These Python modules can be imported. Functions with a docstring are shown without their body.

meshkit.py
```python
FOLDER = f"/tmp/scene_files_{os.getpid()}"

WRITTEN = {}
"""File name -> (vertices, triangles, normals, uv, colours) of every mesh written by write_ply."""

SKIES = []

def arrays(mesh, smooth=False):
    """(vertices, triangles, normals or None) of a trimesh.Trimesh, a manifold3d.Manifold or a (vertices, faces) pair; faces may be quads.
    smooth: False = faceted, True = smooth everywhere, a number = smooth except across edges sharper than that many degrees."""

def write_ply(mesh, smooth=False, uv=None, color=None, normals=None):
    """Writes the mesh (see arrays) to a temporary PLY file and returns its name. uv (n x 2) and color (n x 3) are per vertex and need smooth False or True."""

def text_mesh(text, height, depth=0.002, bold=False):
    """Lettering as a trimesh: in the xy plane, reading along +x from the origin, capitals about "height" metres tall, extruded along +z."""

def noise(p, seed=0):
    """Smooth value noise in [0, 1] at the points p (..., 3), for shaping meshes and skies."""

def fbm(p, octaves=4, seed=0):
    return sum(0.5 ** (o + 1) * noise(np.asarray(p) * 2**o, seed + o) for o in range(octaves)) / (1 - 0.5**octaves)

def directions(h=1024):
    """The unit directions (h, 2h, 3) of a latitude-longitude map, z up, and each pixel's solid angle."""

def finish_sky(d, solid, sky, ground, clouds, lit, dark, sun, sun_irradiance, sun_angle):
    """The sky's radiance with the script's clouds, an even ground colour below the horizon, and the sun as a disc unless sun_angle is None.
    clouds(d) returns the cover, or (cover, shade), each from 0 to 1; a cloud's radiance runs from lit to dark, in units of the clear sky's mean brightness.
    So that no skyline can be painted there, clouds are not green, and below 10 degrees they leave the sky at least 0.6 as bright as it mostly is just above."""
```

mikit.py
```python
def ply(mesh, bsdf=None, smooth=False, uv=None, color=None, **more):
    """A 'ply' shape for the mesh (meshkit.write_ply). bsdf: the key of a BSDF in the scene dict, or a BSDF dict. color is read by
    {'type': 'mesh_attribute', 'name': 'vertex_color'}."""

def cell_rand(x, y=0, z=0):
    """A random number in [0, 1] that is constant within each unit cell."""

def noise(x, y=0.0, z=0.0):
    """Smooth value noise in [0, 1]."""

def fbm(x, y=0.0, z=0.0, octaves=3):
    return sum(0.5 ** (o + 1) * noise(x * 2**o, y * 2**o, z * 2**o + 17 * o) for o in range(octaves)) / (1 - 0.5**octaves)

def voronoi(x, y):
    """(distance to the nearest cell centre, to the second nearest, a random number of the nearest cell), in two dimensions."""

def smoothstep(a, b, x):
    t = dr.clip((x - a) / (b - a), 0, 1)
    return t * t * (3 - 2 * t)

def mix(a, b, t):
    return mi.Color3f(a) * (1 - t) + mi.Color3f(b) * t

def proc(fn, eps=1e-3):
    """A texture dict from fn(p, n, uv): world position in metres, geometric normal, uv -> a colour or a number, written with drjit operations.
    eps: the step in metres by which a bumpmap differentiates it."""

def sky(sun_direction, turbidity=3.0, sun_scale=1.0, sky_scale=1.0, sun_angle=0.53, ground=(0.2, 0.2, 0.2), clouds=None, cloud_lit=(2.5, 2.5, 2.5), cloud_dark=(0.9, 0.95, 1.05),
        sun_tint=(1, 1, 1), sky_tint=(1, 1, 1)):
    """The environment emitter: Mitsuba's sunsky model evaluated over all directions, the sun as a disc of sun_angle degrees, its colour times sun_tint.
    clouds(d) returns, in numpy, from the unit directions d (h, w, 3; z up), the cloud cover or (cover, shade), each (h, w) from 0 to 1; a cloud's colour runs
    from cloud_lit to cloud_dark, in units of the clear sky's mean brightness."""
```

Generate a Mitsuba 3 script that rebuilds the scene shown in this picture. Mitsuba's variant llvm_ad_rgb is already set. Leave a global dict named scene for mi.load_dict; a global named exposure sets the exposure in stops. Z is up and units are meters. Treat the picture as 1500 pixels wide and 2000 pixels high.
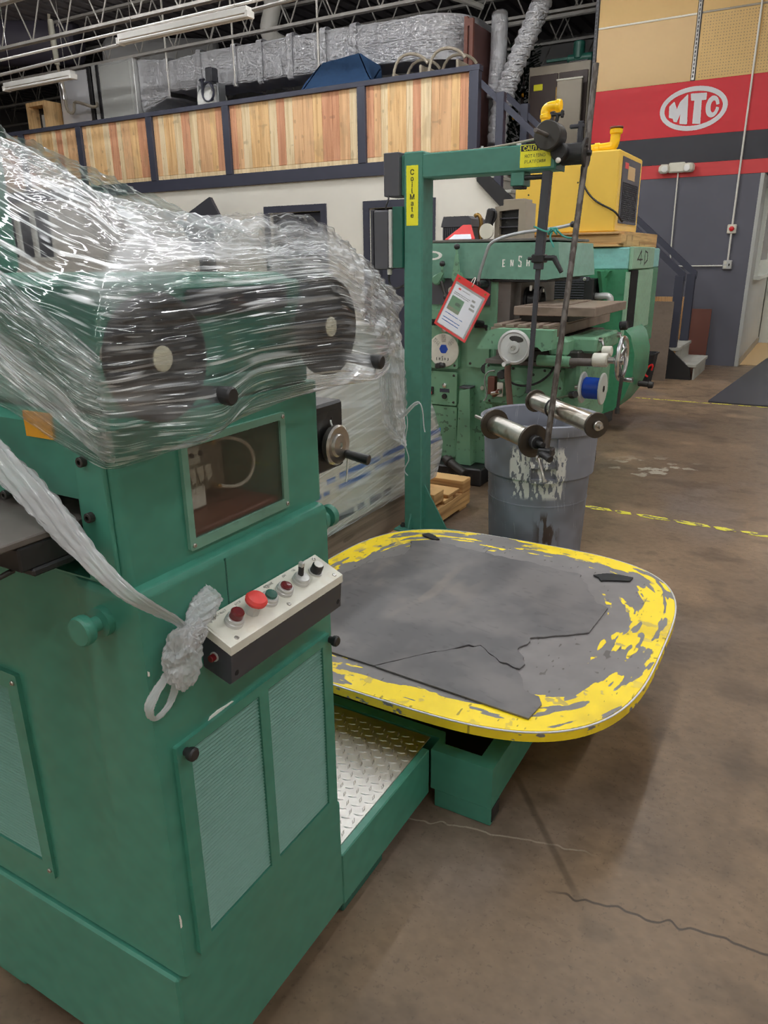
import math, random
import numpy as np, trimesh, drjit as dr, mitsuba as mi
import manifold3d as m3
from shapely.geometry import Polygon, Point, LineString, box as sbox
from shapely import affinity
from scipy.interpolate import PchipInterpolator
import mikit, meshkit
from mikit import noise, fbm, smoothstep, mix, cell_rand
T = mi.ScalarTransform4f
RNG = np.random.default_rng(7)
random.seed(7)
scene, labels = {}, {}

# ------------------------------------------------------------------ camera, light, exposure
PITCH, ROLL, YAW, FPX = .330190687, .011816, .525461164, 1440.72
_f = np.array([-math.sin(YAW) * math.cos(PITCH), math.cos(YAW) * math.cos(PITCH), -math.sin(PITCH)])
_r = np.array([math.cos(YAW), math.sin(YAW), 0]); _d = np.cross(_f, _r)
_up = -(-math.sin(ROLL) * _r + math.cos(ROLL) * _d)
EYE = np.array([0, 0, 1.58])
scene['camera'] = {'type': 'perspective', 'fov_axis': 'x', 'fov': 2 * math.degrees(math.atan(750 / FPX)), 'near_clip': .05,
                   'to_world': T().look_at(EYE.tolist(), (EYE + _f).tolist(), _up.tolist())}
exposure = 0.34
LAMP = 60.0
# strip lamps (x, y, length, along): the shop's own lights, hung under the joists
LAMPS = [(-.75, -3.5, 2.4, 'y'), (-4.4, -3.5, 2.4, 'y'), (-.75, -.6, 2.4, 'y'), (-.75, 2.3, 2.4, 'y'), (-.75, 5.6, 2.4, 'y'), (-4.4, -.6, 2.4, 'y'), (-4.4, 2.3, 2.4, 'y'), (-4.4, 5.6, 2.4, 'y'),
         (-8.5, 2.3, 2.4, 'y'), (-8.5, 5.6, 2.4, 'y'), (2.4, 2.3, 2.4, 'y'), (2.4, 5.6, 2.4, 'y'), (2.4, -.6, 2.4, 'y'), (-4.4, 8.6, 2.4, 'y'), (-10.8, 6.3, 2.4, 'y'), (-.75, 8.6, 2.4, 'y')]
HIGH_LAMPS = [(-5., 9.3, 2.4, 'x'), (-8., 9.1, 2.4, 'x'), (-10.6, 8.8, 2.4, 'x'), (-13.4, 8.1, 2.4, 'x'), (-3., 9.6, 1.2, 'x')]  # tucked up under the roof deck

LAMP_Z = 5.2


def lin(*c):
    c = np.array(c, float) / 255
    return [float(x) for x in np.where(c < .04045, c / 12.92, ((c + .055) / 1.055) ** 2.4)]


# ------------------------------------------------------------------ materials
def mat(key, col, rough=.5, metal=0., spec=.5, **k):
    c = {'type': 'rgb', 'value': col} if isinstance(col, (list, tuple)) else mikit.proc(col)
    b = {'type': 'principled', 'base_color': c, 'roughness': rough, 'specular': spec, **k}
    if metal: b = {'type': 'principled', 'base_color': c, 'roughness': rough, 'metallic': metal, **k}
    scene[key] = {'type': 'twosided', 'b': b}


def grimy(col, dirt, amt=.35, scale=3., streak=1.):
    def fn(p, n, uv):
        a = fbm(p.x * scale, p.y * scale, p.z * scale * streak, octaves=4)
        b = fbm(p.x * 31, p.y * 31, p.z * 31, octaves=2)
        d = smoothstep(.5, .85, a) * amt + smoothstep(.72, .8, b) * amt * .5
        return mix(mi.Color3f(col) * (.88 + .24 * b), dirt, dr.clip(d, 0, 1))
    return fn


GREEN = lin(62, 126, 108)
mat('green', grimy(GREEN, lin(74, 122, 102), .45, 2.2, .5), .36)
mat('green_dark', lin(32, 84, 72), .4)
mat('green_post', grimy(lin(66, 120, 106), lin(52, 100, 88), .3, 2.), .38)
mat('screen_green', lin(98, 144, 130), .4)
def mill_fn(p, n, uv):
    a = fbm(p.x * 4, p.y * 4, p.z * 2.2, octaves=4); b = fbm(p.x * 40, p.y * 40, p.z * 40, octaves=2)
    low = smoothstep(.48, .8, a)
    s = smoothstep(.66, .72, b) * smoothstep(.45, .6, a)
    return mix(mix(lin(108, 152, 122), lin(82, 124, 100), low), lin(48, 58, 48), s * .6)
mat('mill', mill_fn, .42)
mat('mill_blue', grimy(lin(104, 148, 130), lin(88, 120, 106), .5, 3.), .45)
mat('teal', grimy(lin(130, 190, 184), lin(110, 150, 140), .4, 2.), .45)
mat('machine_green', grimy(lin(62, 130, 94), lin(52, 98, 74), .6, 2.), .4)
mat('pale_green', grimy(lin(140, 178, 150), lin(120, 140, 120), .4, 3.), .5)
mat('black', lin(26, 26, 28), .45)
mat('rubber', lin(34, 34, 36), .8)
mat('dark_void', lin(14, 14, 15), .9)
mat('navy', lin(50, 52, 66), .55)
mat('navy_door', lin(36, 38, 50), .5)
mat('grey_box', lin(68, 68, 74), .5)
mat('charcoal', lin(52, 53, 60), .5)
mat('steel', lin(196, 192, 186), .28, 1.)
mat('chrome', lin(225, 225, 225), .12, 1.)
mat('galv', lin(176, 178, 180), .42, .8)
mat('zinc', lin(200, 200, 198), .35, .4)
def roller_fn(p, n, uv):
    return mix(lin(222, 216, 208), lin(176, 162, 146), smoothstep(.4, .75, fbm(p.x * 16, p.y * 16, p.z * 16)))
mat('roller', roller_fn, .28, 1.)
mat('disc_iron', lin(74, 68, 62), .4, .8)
def rust_fn(p, n, uv):
    a = smoothstep(.42, .6, fbm(p.x * 70, p.y * 70, p.z * 22))
    return mix(lin(100, 94, 90), lin(72, 65, 61), a)
mat('rod', rust_fn, .45, .6)
mat('iron', grimy(lin(104, 98, 94), lin(64, 58, 54), .6, 9.), .5, .3)
mat('table_iron', grimy(lin(138, 122, 110), lin(96, 80, 68), .6, 7.), .45, .35)
mat('cast', lin(58, 56, 54), .5, .5)
mat('white', lin(228, 227, 222), .5)
mat('plate_white', grimy(lin(214, 212, 200), lin(180, 160, 120), .25, 8.), .4)
mat('offwhite_hub', lin(214, 212, 190), .45)
mat('red', lin(208, 30, 34), .35)
mat('red_dark', lin(96, 18, 24), .2)
mat('estop', lin(222, 70, 66), .4)
mat('orange', lin(214, 150, 24), .5)
mat('tan', lin(205, 172, 124), .6)
mat('tan2', lin(206, 170, 110), .6)
mat('band_red', lin(196, 30, 40), .5)
mat('band_red2', lin(206, 64, 66), .55)
mat('band_black', lin(42, 42, 50), .55)
mat('logo_grey', lin(208, 206, 208), .5)
mat('yellow', lin(232, 190, 74), .45)
mat('pipe_yellow', lin(236, 188, 20), .3)
mat('sign_yellow', lin(234, 226, 44), .4)
mat('ink', lin(30, 28, 24), .6)
mat('ink_grey', lin(110, 108, 100), .6)
mat('blue_ink', lin(58, 104, 178), .6)
mat('blue_cloth', grimy(lin(38, 66, 100), lin(24, 44, 72), .6, 6.), .95)
mat('blue_spool', lin(28, 70, 170), .25)
mat('spool_white', lin(196, 200, 194), .35)
mat('paper', lin(232, 234, 242), .6)
mat('red_vinyl', lin(224, 60, 60), .3)
mat('beige', lin(216, 212, 196), .5)
mat('rope', lin(70, 150, 140), .8)
mat('brass', lin(150, 120, 70), .35, 1.)
mat('hose', lin(112, 88, 80), .5)
mat('clear_hose', lin(170, 165, 150), .2)
mat('cardboard', lin(176, 140, 96), .8)
mat('taupe', lin(150, 140, 124), .5)
mat('brown_door', lin(60, 46, 42), .5)
mat('brown_grey', grimy(lin(112, 98, 86), lin(84, 70, 60), .5, 4.), .6)
mat('red_brown', lin(100, 56, 44), .55)
mat('duct_dark', lin(60, 56, 66), .6)
mat('maroon', lin(78, 52, 50), .7)
mat('white_pipe', lin(214, 210, 202), .45)
mat('joist', lin(150, 146, 140), .55)
mat('tree', lin(20, 34, 26), .9)
mat('bauble', lin(180, 180, 180), .15, .9)
mat('step_grey', grimy(lin(164, 164, 156), lin(130, 122, 108), .5, 5.), .6)
mat('trim_white', lin(222, 224, 216), .4)


def wall_noise(col, amt=.06, sc=1.2):
    def fn(p, n, uv):
        return mi.Color3f(col) * (1 - amt + 2 * amt * fbm(p.x * sc, p.y * sc, p.z * sc, octaves=3))
    return fn


mat('wall_cream', wall_noise(lin(216, 212, 201)), .75)
mat('wall_grey', wall_noise(lin(92, 92, 102), .1, 2.), .7)
mat('wall_light', wall_noise(lin(176, 176, 172)), .6)
mat('wall_far', wall_noise(lin(150, 148, 146)), .8)
mat('ceiling', lin(98, 94, 96), .8)


def floor_fn(p, n, uv):
    a = fbm(p.x * .9 + 3, p.y * .9, 0, octaves=5)
    b = fbm(p.x * 3.1, p.y * 4.3 + 9, 2., octaves=4)
    f = fbm(p.x * 45, p.y * 60, 0, octaves=3)
    c = mix(lin(110, 92, 74), lin(138, 115, 92), smoothstep(.25, .75, a))
    c = mix(c, lin(114, 102, 94), smoothstep(.5, .8, fbm(p.x * 1.7 - 4, p.y * 1.3, 5., octaves=3)) * .8)
    c = mix(c, lin(84, 70, 57), smoothstep(.48, .8, b) * .6)
    c = mix(c, lin(92, 78, 64), smoothstep(.55, .75, fbm(p.x * 8, p.y * 11, 6., octaves=4)) * .45)
    c = mix(c, lin(150, 124, 98), smoothstep(.62, .8, fbm(p.x * 2.3, p.y * 2.1 - 7, 8.)) * .5)
    c = c * (.86 + .28 * f)
    # cracks in the slab
    w = .05 * (fbm(p.x * 7, 3.3, 0) - .5) + .02 * (noise(p.x * 40, 1.7) - .5)
    k = dr.abs(p.y - 1.53 + .18 * smoothstep(.0, .3, -p.x - .35) * 0 - .16 * (p.x + .34) - w)
    c = mix(c, lin(52, 44, 38), (1 - smoothstep(.0015, .006, k)) * smoothstep(-.42, -.32, p.x) * smoothstep(.75, .45, p.x) * .85)
    k2 = dr.abs(p.y - 1.60 - .25 * (p.x + .75) - w * .8)
    c = mix(c, lin(158, 146, 132), (1 - smoothstep(.001, .005, k2)) * smoothstep(-.3, -.4, p.x) * smoothstep(-1., -.9, p.x) * .6)
    q = (p.x + .638) * .777 + (p.y - 1.924) * -.63
    c = mix(c, lin(66, 56, 46), (1 - smoothstep(.004, .016, dr.abs((p.x + .638) * .775 + (p.y - 1.924) * .632 + .01 * (b - .5)))) * smoothstep(-.02, .08, q) * smoothstep(.58, .40, q) * .55)
    # pale scuffed patches and dark specks
    s = smoothstep(.62, .7, fbm(p.x * 9, p.y * 9, 4., octaves=4)) * smoothstep(.5, .1, dr.sqrt(dr.square(p.x + .95) + dr.square(p.y - 5.9)))
    c = mix(c, lin(176, 168, 152), s * .8)
    sp = smoothstep(.70, .80, fbm(p.x * 120, p.y * 120, 7., octaves=3))
    return mix(c, lin(72, 62, 54), sp * .3)


mat('floor', floor_fn, .42, spec=.35)


def line_fn(p, n, uv):
    a = fbm(p.x * 24, p.y * 50, 0, octaves=3)
    return mix(lin(214, 204, 66), lin(120, 104, 84), smoothstep(.5, .6, a))


mat('floor_yellow', line_fn, .6)

PCX, PCY, PZ = -.985, 2.318, .36  # turntable centre


def chip_fn(p, n, uv):
    x, y = p.x - PCX, p.y - PCY
    ax, ay = dr.abs(x) / .70, dr.abs(y) / .71
    s = dr.power(dr.power(ax, 3.4) + dr.power(ay, 3.4), 1 / 3.4)          # 1 at the rim
    th = dr.atan2(y, x)
    wob = fbm(p.x * 3 + 5, p.y * 3, 1.5, octaves=3) - .5
    wear = smoothstep(.97, .70, s + .42 * wob)                            # worn inwards
    streak = fbm(th * 5, s * 30 + 1.6 * noise(th * 3, s * 4), 3., octaves=3)
    blot = fbm(p.x * 16, p.y * 16, 2., octaves=4)
    chip = smoothstep(.495, .515, .78 * streak + .32 * blot + (wear - .5) * .36 + .016 + .12 * (noise(th * 2.2 + 3, s * 9, 8.) - .5))
    chip = dr.maximum(chip, smoothstep(.705, .715, fbm(p.x * 26, p.y * 26, 6., octaves=3)) * smoothstep(1.2, .5, s))
    arc = smoothstep(.60, .64, fbm(th * 4 + 9, s * 30 + 2 * noise(th * 2, s * 3), 5., octaves=3)) * smoothstep(.5, .62, s) * smoothstep(.97, .9, s) * smoothstep(.42, .58, noise(th * 1.6, s * 2, 11.))
    chip = dr.maximum(chip, arc)
    grey = mi.Color3f(lin(116, 112, 112)) * (.85 + .3 * blot)
    yel = mix(lin(243, 212, 34), lin(206, 176, 40), smoothstep(.55, .8, fbm(p.x * 5, p.y * 5, 9., octaves=3)) * .6)
    top = smoothstep(.3, .8, n.z)
    side = smoothstep(.68, .72, fbm(th * 22, p.z * 60, 4., octaves=3))
    t = chip * top + side * (1 - top)
    scr = smoothstep(.9, .94, noise(p.x * 90, p.y * 34, 2.))
    return mix(mix(yel, grey, t), lin(56, 50, 40), scr * .6)


mat('turntable_paint', chip_fn, .45)


def mat_fn(p, n, uv):
    a = fbm(p.x * 6, p.y * 6, 0, octaves=4)
    sc = smoothstep(.82, .9, noise(p.x * 20 + p.y * 90, p.y * 9 - p.x * 30)) * .2
    dusty = smoothstep(.55, .75, fbm(p.x * 14 - 2, p.y * 5, 5., octaves=3)) * smoothstep(.4, .1, dr.sqrt(dr.square(p.x + 1.25) + dr.square(p.y - 2.35)))
    c = mix(lin(88, 86, 88), lin(108, 104, 104), smoothstep(.35, .7, a))
    c = mix(c, lin(60, 58, 60), sc)
    return mix(c, lin(150, 136, 124), dusty * .25)


mat('mat_rubber', mat_fn, .5)


def can_fn(p, n, uv):
    th = dr.atan2(p.x + 1.2, -(p.y - 3.73))
    a = fbm(p.x * 5, p.y * 5, p.z * 5, octaves=3)
    c = mix(lin(124, 127, 138), lin(104, 105, 112), smoothstep(.4, .7, a))
    f = fbm(th * 22, p.z * 30, 3., octaves=4)
    band = smoothstep(.40, .43, p.z) * smoothstep(.70, .66, p.z)
    w1 = smoothstep(.34, .30, dr.abs(th - .12)) * smoothstep(.47, .52, f) * band
    w2 = smoothstep(.2, .16, dr.abs(th - .62)) * smoothstep(.49, .54, f) * band
    c = mix(c, lin(208, 208, 204), dr.clip(w1 + w2, 0, 1))
    c = mix(c, lin(70, 56, 50), smoothstep(.46, .58, fbm(th * 9 + 4, p.z * 9, 1., octaves=4)) * smoothstep(.34, .1, dr.abs(th - .55)) * smoothstep(.36, .3, p.z))
    sc = smoothstep(.9, .94, noise(th * 60 + p.z * 30, p.z * 8))
    return mix(c, lin(168, 170, 176), sc * .35)


mat('can', can_fn, .55)


def wood(c1, c2, horiz=False):
    def fn(p, n, uv):
        a, b = (p.z, p.x + p.y) if horiz else (p.x + p.y, p.z)
        g = fbm(a * 30, b * 1.6, 0, octaves=4)
        r = fbm(a * 90, b * 3 + 4, 2., octaves=2)
        kn = smoothstep(.86, .92, noise(a * 16, b * 9 + 3))
        st = smoothstep(.62, .8, fbm(a * 7, b * 3.3, 6., octaves=3))
        c = mix(c1, c2, smoothstep(.35, .7, g * .7 + r * .3))
        return mix(mix(c, mi.Color3f(c2) * .7, kn * .6), lin(150, 126, 96), st * .25)
    return fn


PLANKS = ['plank_red', 'plank_pale', 'plank_gold', 'plank_tan', 'plank_rose']
mat('plank_red', wood(lin(204, 150, 116), lin(182, 126, 92)), .65)
mat('plank_pale', wood(lin(226, 204, 166), lin(206, 180, 138)), .65)
mat('plank_gold', wood(lin(222, 184, 132), lin(202, 160, 108)), .65)
mat('plank_tan', wood(lin(216, 174, 130), lin(196, 152, 110)), .65)
mat('pallet_wood', wood(lin(212, 172, 116), lin(170, 126, 78), True), .75)
mat('skid_wood', wood(lin(138, 120, 104), lin(104, 88, 74), True), .8)
mat('plywood', wood(lin(204, 160, 110), lin(180, 134, 88)), .7)
scene['plank_rose'] = scene['plank_red']


def foil_bump(p, n, uv):
    return fbm(p.x * 9, p.y * 9, p.z * 55, octaves=3) + .5 * fbm(p.x * 40, p.y * 40, p.z * 40)


scene['foil'] = {'type': 'twosided', 'b': {'type': 'bumpmap', 'tex': mikit.proc(foil_bump, 4e-3), 'scale': .06,
                 'b': {'type': 'principled', 'base_color': {'type': 'rgb', 'value': lin(240, 240, 244)}, 'metallic': .45, 'roughness': .25}}}
scene['foil_flat'] = {'type': 'twosided', 'b': {'type': 'bumpmap', 'tex': {**scene['foil']['b']['tex']}, 'scale': .012, 'b': {'type': 'principled', 'base_color': {'type': 'rgb', 'value': lin(236, 236, 240)}, 'metallic': .35, 'roughness': .35}}}
scene['diamond'] = {'type': 'twosided', 'b': {'type': 'roughconductor', 'material': 'Al', 'alpha': .32, 'specular_reflectance': {'type': 'rgb', 'value': [.86, .84, .8]}}}
scene['glass'] = {'type': 'thindielectric', 'int_ior': 1.5}
scene['window_glass'] = {'type': 'blendbsdf', 'weight': .06, 'a': {'type': 'thindielectric', 'int_ior': 1.5},
                         'b': {'type': 'twosided', 'b': {'type': 'principled', 'base_color': {'type': 'rgb', 'value': lin(120, 106, 90)}, 'roughness': .3}}}


def film_w(p, n, uv):
    """How milky the stretch film is: gathered strands run along u."""
    wv = uv.y + .05 * noise(uv.x * 3, uv.y * 6)
    s = noise(uv.x * 8, wv * 125)
    t = noise(uv.x * 15 + 3, wv * 250)
    z = fbm(uv.x * 4 + 7, uv.y * 7, 1., octaves=3)
    act = smoothstep(.34, .6, fbm(uv.x * 5 + 2, uv.y * 5, 4., octaves=2))
    hole = 1 - .9 * dr.exp(-(dr.square((uv.x - .64) / .12) + dr.square((uv.y - .44) / .20))) - .55 * dr.exp(-(dr.square((uv.x - .84) / .10) + dr.square((uv.y - .28) / .10)))
    cr = smoothstep(.62, .8, uv.y)
    k = (.62 * smoothstep(.66, .86, s) + .55 * smoothstep(.72, .9, t)) * (.25 + .75 * act) * hole + .30 * smoothstep(.5, .78, z) * hole + .16 * cr
    return dr.clip(.03 + k, 0, .88)


FILM_B = {'type': 'twosided', 'b': {'type': 'principled', 'base_color': {'type': 'rgb', 'value': lin(226, 229, 232)}, 'roughness': .22, 'specular': .9, 'clearcoat': .8, 'clearcoat_gloss': .9}}
scene['film'] = {'type': 'blendbsdf', 'weight': mikit.proc(film_w), 'a': {'type': 'thindielectric', 'int_ior': 1.9}, 'b': FILM_B}
scene['film_dense'] = {'type': 'blendbsdf', 'weight': .36, 'a': {'type': 'thindielectric', 'int_ior': 1.7}, 'b': FILM_B}


def wrap_w(p, n, uv):
    s = noise(p.y * 2.5, p.z * 110 - p.y * 14)
    t = noise(p.y * 2, p.z * 55 + p.y * 6, 4.)
    return dr.clip(.10 + .30 * smoothstep(.5, .9, s) + .22 * smoothstep(.5, .85, t) + .3 * smoothstep(.6, .9, p.z), 0, .9)


scene['wrap_film'] = {'type': 'blendbsdf', 'weight': mikit.proc(wrap_w), 'a': {'type': 'thindielectric', 'int_ior': 1.6}, 'b': FILM_B}


# ------------------------------------------------------------------ mesh helpers
J = lambda *m: trimesh.util.concatenate([x for y in m for x in (y if isinstance(y, (list, tuple)) else [y])])


def bx(x0, x1, y0, y1, z0, z1, b=.003):
    x0, x1, y0, y1, z0, z1 = min(x0, x1), max(x0, x1), min(y0, y1), max(y0, y1), min(z0, z1), max(z0, z1)
    b = min(b, (x1 - x0) * .3, (y1 - y0) * .3, (z1 - z0) * .3)
    if b <= 0:
        m = trimesh.creation.box([x1 - x0, y1 - y0, z1 - z0]); m.apply_translation([(x0 + x1) / 2, (y0 + y1) / 2, (z0 + z1) / 2]); return m
    p = []
    for x, sx in ((x0, 1), (x1, -1)):
        for y, sy in ((y0, 1), (y1, -1)):
            for z, sz in ((z0, 1), (z1, -1)):
                p += [(x + sx * b, y + sy * b, z), (x + sx * b, y, z + sz * b), (x, y + sy * b, z + sz * b)]
    return trimesh.convex.convex_hull(np.array(p))


def basis(w):
    w = np.array(w, float) / np.linalg.norm(w)
    u = np.cross(w, [0, 0, 1.] if abs(w[2]) < .9 else [1., 0, 0]); u /= np.linalg.norm(u)
    return u, np.cross(w, u), w


def lathe(prof, o, axis, n=32, close=True):
    """prof: (radius, height) along the axis from o."""
    u, v, w = basis(axis); prof = np.array(prof, float)
    if close:
        if prof[0, 0] > 1e-6: prof = np.vstack([[0, prof[0, 1]], prof])
        if prof[-1, 0] > 1e-6: prof = np.vstack([prof, [0, prof[-1, 1]]])
    a = np.arange(n) * 2 * np.pi / n
    V = (np.array(o) + prof[:, None, :1] * (np.cos(a)[None, :, None] * u + np.sin(a)[None, :, None] * v) + prof[:, None, 1:] * w).reshape(-1, 3)
    i, j = np.meshgrid(np.arange(len(prof) - 1), np.arange(n), indexing='ij')
    q = np.stack([i * n + j, i * n + (j + 1) % n, (i + 1) * n + (j + 1) % n, (i + 1) * n + j], -1).reshape(-1, 4)
    m = trimesh.Trimesh(V, np.vstack([q[:, [0, 1, 2]], q[:, [0, 2, 3]]]), process=False)
    m.merge_vertices(); m.update_faces(m.nondegenerate_faces()); return m


def cy(p, q, r, r2=None, n=24, c=None):
    p, q = np.array(p, float), np.array(q, float); h = np.linalg.norm(q - p); r2 = r if r2 is None else r2
    c = min(.15 * min(r, r2), .2 * h) if c is None else c
    return lathe([(r - c, 0), (r, c), (r2, h - c), (r2 - c, h)], p, q - p, n)


def smoothpath(pts, k=8):
    p = np.array(pts, float)
    t = np.r_[0, np.cumsum(np.linalg.norm(np.diff(p, axis=0), axis=1))]
    from scipy.interpolate import CubicSpline
    return CubicSpline(t, p)(np.linspace(0, t[-1], k * (len(p) - 1) + 1))


def tube(pts, r, n=8):
    p = np.array(pts, float); r = np.broadcast_to(r, (len(p),))
    t = np.gradient(p, axis=0); t /= np.linalg.norm(t, axis=1, keepdims=True) + 1e-12
    u = basis(t[0])[0]; U = []
    for k in range(len(p)):
        u = u - t[k] * (u @ t[k]); u /= np.linalg.norm(u) + 1e-12; U.append(u)
    U = np.array(U); W = np.cross(t, U); a = np.arange(n) * 2 * np.pi / n
    V = (p[:, None] + r[:, None, None] * (np.cos(a)[None, :, None] * U[:, None] + np.sin(a)[None, :, None] * W[:, None])).reshape(-1, 3)
    i, j = np.meshgrid(np.arange(len(p) - 1), np.arange(n), indexing='ij')
    q = np.stack([i * n + j, i * n + (j + 1) % n, (i + 1) * n + (j + 1) % n, (i + 1) * n + j], -1).reshape(-1, 4)
    V = np.vstack([V, p[:1], p[-1:]]); L = len(V); e = (len(p) - 1) * n; k = np.arange(n)
    f = np.vstack([q[:, [0, 1, 2]], q[:, [0, 2, 3]], np.stack([(k + 1) % n, k, k * 0 + L - 2], 1), np.stack([e + k, e + (k + 1) % n, k * 0 + L - 1], 1)])
    return trimesh.Trimesh(V, f, process=False)


def pr(poly, axis, a, b):
    """Prism of a 2-D outline: axis 'x' takes (y,z), 'y' takes (x,z), 'z' takes (x,y)."""
    g = poly if hasattr(poly, 'geom_type') else Polygon(poly)
    ms = [trimesh.creation.extrude_polygon(h, abs(b - a), engine='earcut') for h in getattr(g, 'geoms', [g])]
    m = J(ms); lo = min(a, b)
    v = m.vertices.copy()
    if axis == 'z': m.vertices = v + [0, 0, lo]
    elif axis == 'x': m.vertices = np.stack([v[:, 2] + lo, v[:, 0], v[:, 1]], 1)
    else: m.vertices = np.stack([v[:, 0], v[:, 2] + lo, v[:, 1]], 1)
    m.fix_normals() if False else None
    if axis == 'y': m.invert()
    return m


def rr(x0, x1, y0, y1, r, n=6): return sbox(x0 + r, y0 + r, x1 - r, y1 - r).buffer(r, quad_segs=n)


def txt(s, h, o, u, v, d=.001, bold=False, center=True):
    m = meshkit.text_mesh(s, h, d, bold)
    u, v = np.array(u, float), np.array(v, float); w = np.cross(u, v)
    p = m.vertices.copy()
    if center: p[:, 0] -= (p[:, 0].min() + p[:, 0].max()) / 2
    m.vertices = np.array(o) + p[:, :1] * u + p[:, 1:2] * v + p[:, 2:] * w
    return m


def strokes(lines, w, o, u, v, d=.001):
    g = None
    for l in lines:
        s = LineString(l).buffer(w / 2, cap_style=2, join_style=2); g = s if g is None else g.union(s)
    m = J([trimesh.creation.extrude_polygon(x, d, engine='earcut') for x in getattr(g, 'geoms', [g])])
    u, v = np.array(u, float), np.array(v, float); p = m.vertices
    m.vertices = np.array(o) + p[:, :1] * u + p[:, 1:2] * v + p[:, 2:] * np.cross(u, v); return m


def rot(m, axis, deg, o):
    m = m.copy(); m.apply_transform(trimesh.transformations.rotation_matrix(math.radians(deg), axis, o)); return m


def man(m):
    m = m.copy(); m.merge_vertices(); return m3.Manifold(m3.Mesh(np.asarray(m.vertices, np.float32), np.asarray(m.faces, np.uint32)))


def screw(p, w, r=.006, h=.004): return lathe([(r, 0), (r, h * .6), (r * .7, h), (r * .35, h), (r * .3, h * .4)], p, w, 12)


# ------------------------------------------------------------------ naming
def key_for(name, parent=None):
    base = (parent + '__' if parent else '') + name
    k, i = base, 1
    while k in scene or k in labels or any(s.startswith(k + '__') for s in ()):
        k = f'{base}_{i:03d}'; i += 1
    return k


def say(k, label=None, cat=None, group=None, kind=None):
    d = labels.setdefault(k, {})
    for a, b in (('label', label), ('category', cat), ('group', group), ('kind', kind)):
        if b: d[a] = b


def thing(name, label, cat, group=None):
    k = key_for(name); say(k, label, cat, group); labels.setdefault(k, {}); return k


def obj(name, mesh, m, parent=None, label=None, cat=None, group=None, kind=None, smooth=35, **kw):
    k = key_for(name, parent)
    d = mesh if isinstance(mesh, dict) else mikit.ply(mesh, None, smooth, **kw)
    scene[k] = {**d, 'bsdf': {'type': 'ref', 'id': m}}
    if label or cat or group or kind: say(k, label, cat, group, kind)
    return k


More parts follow.
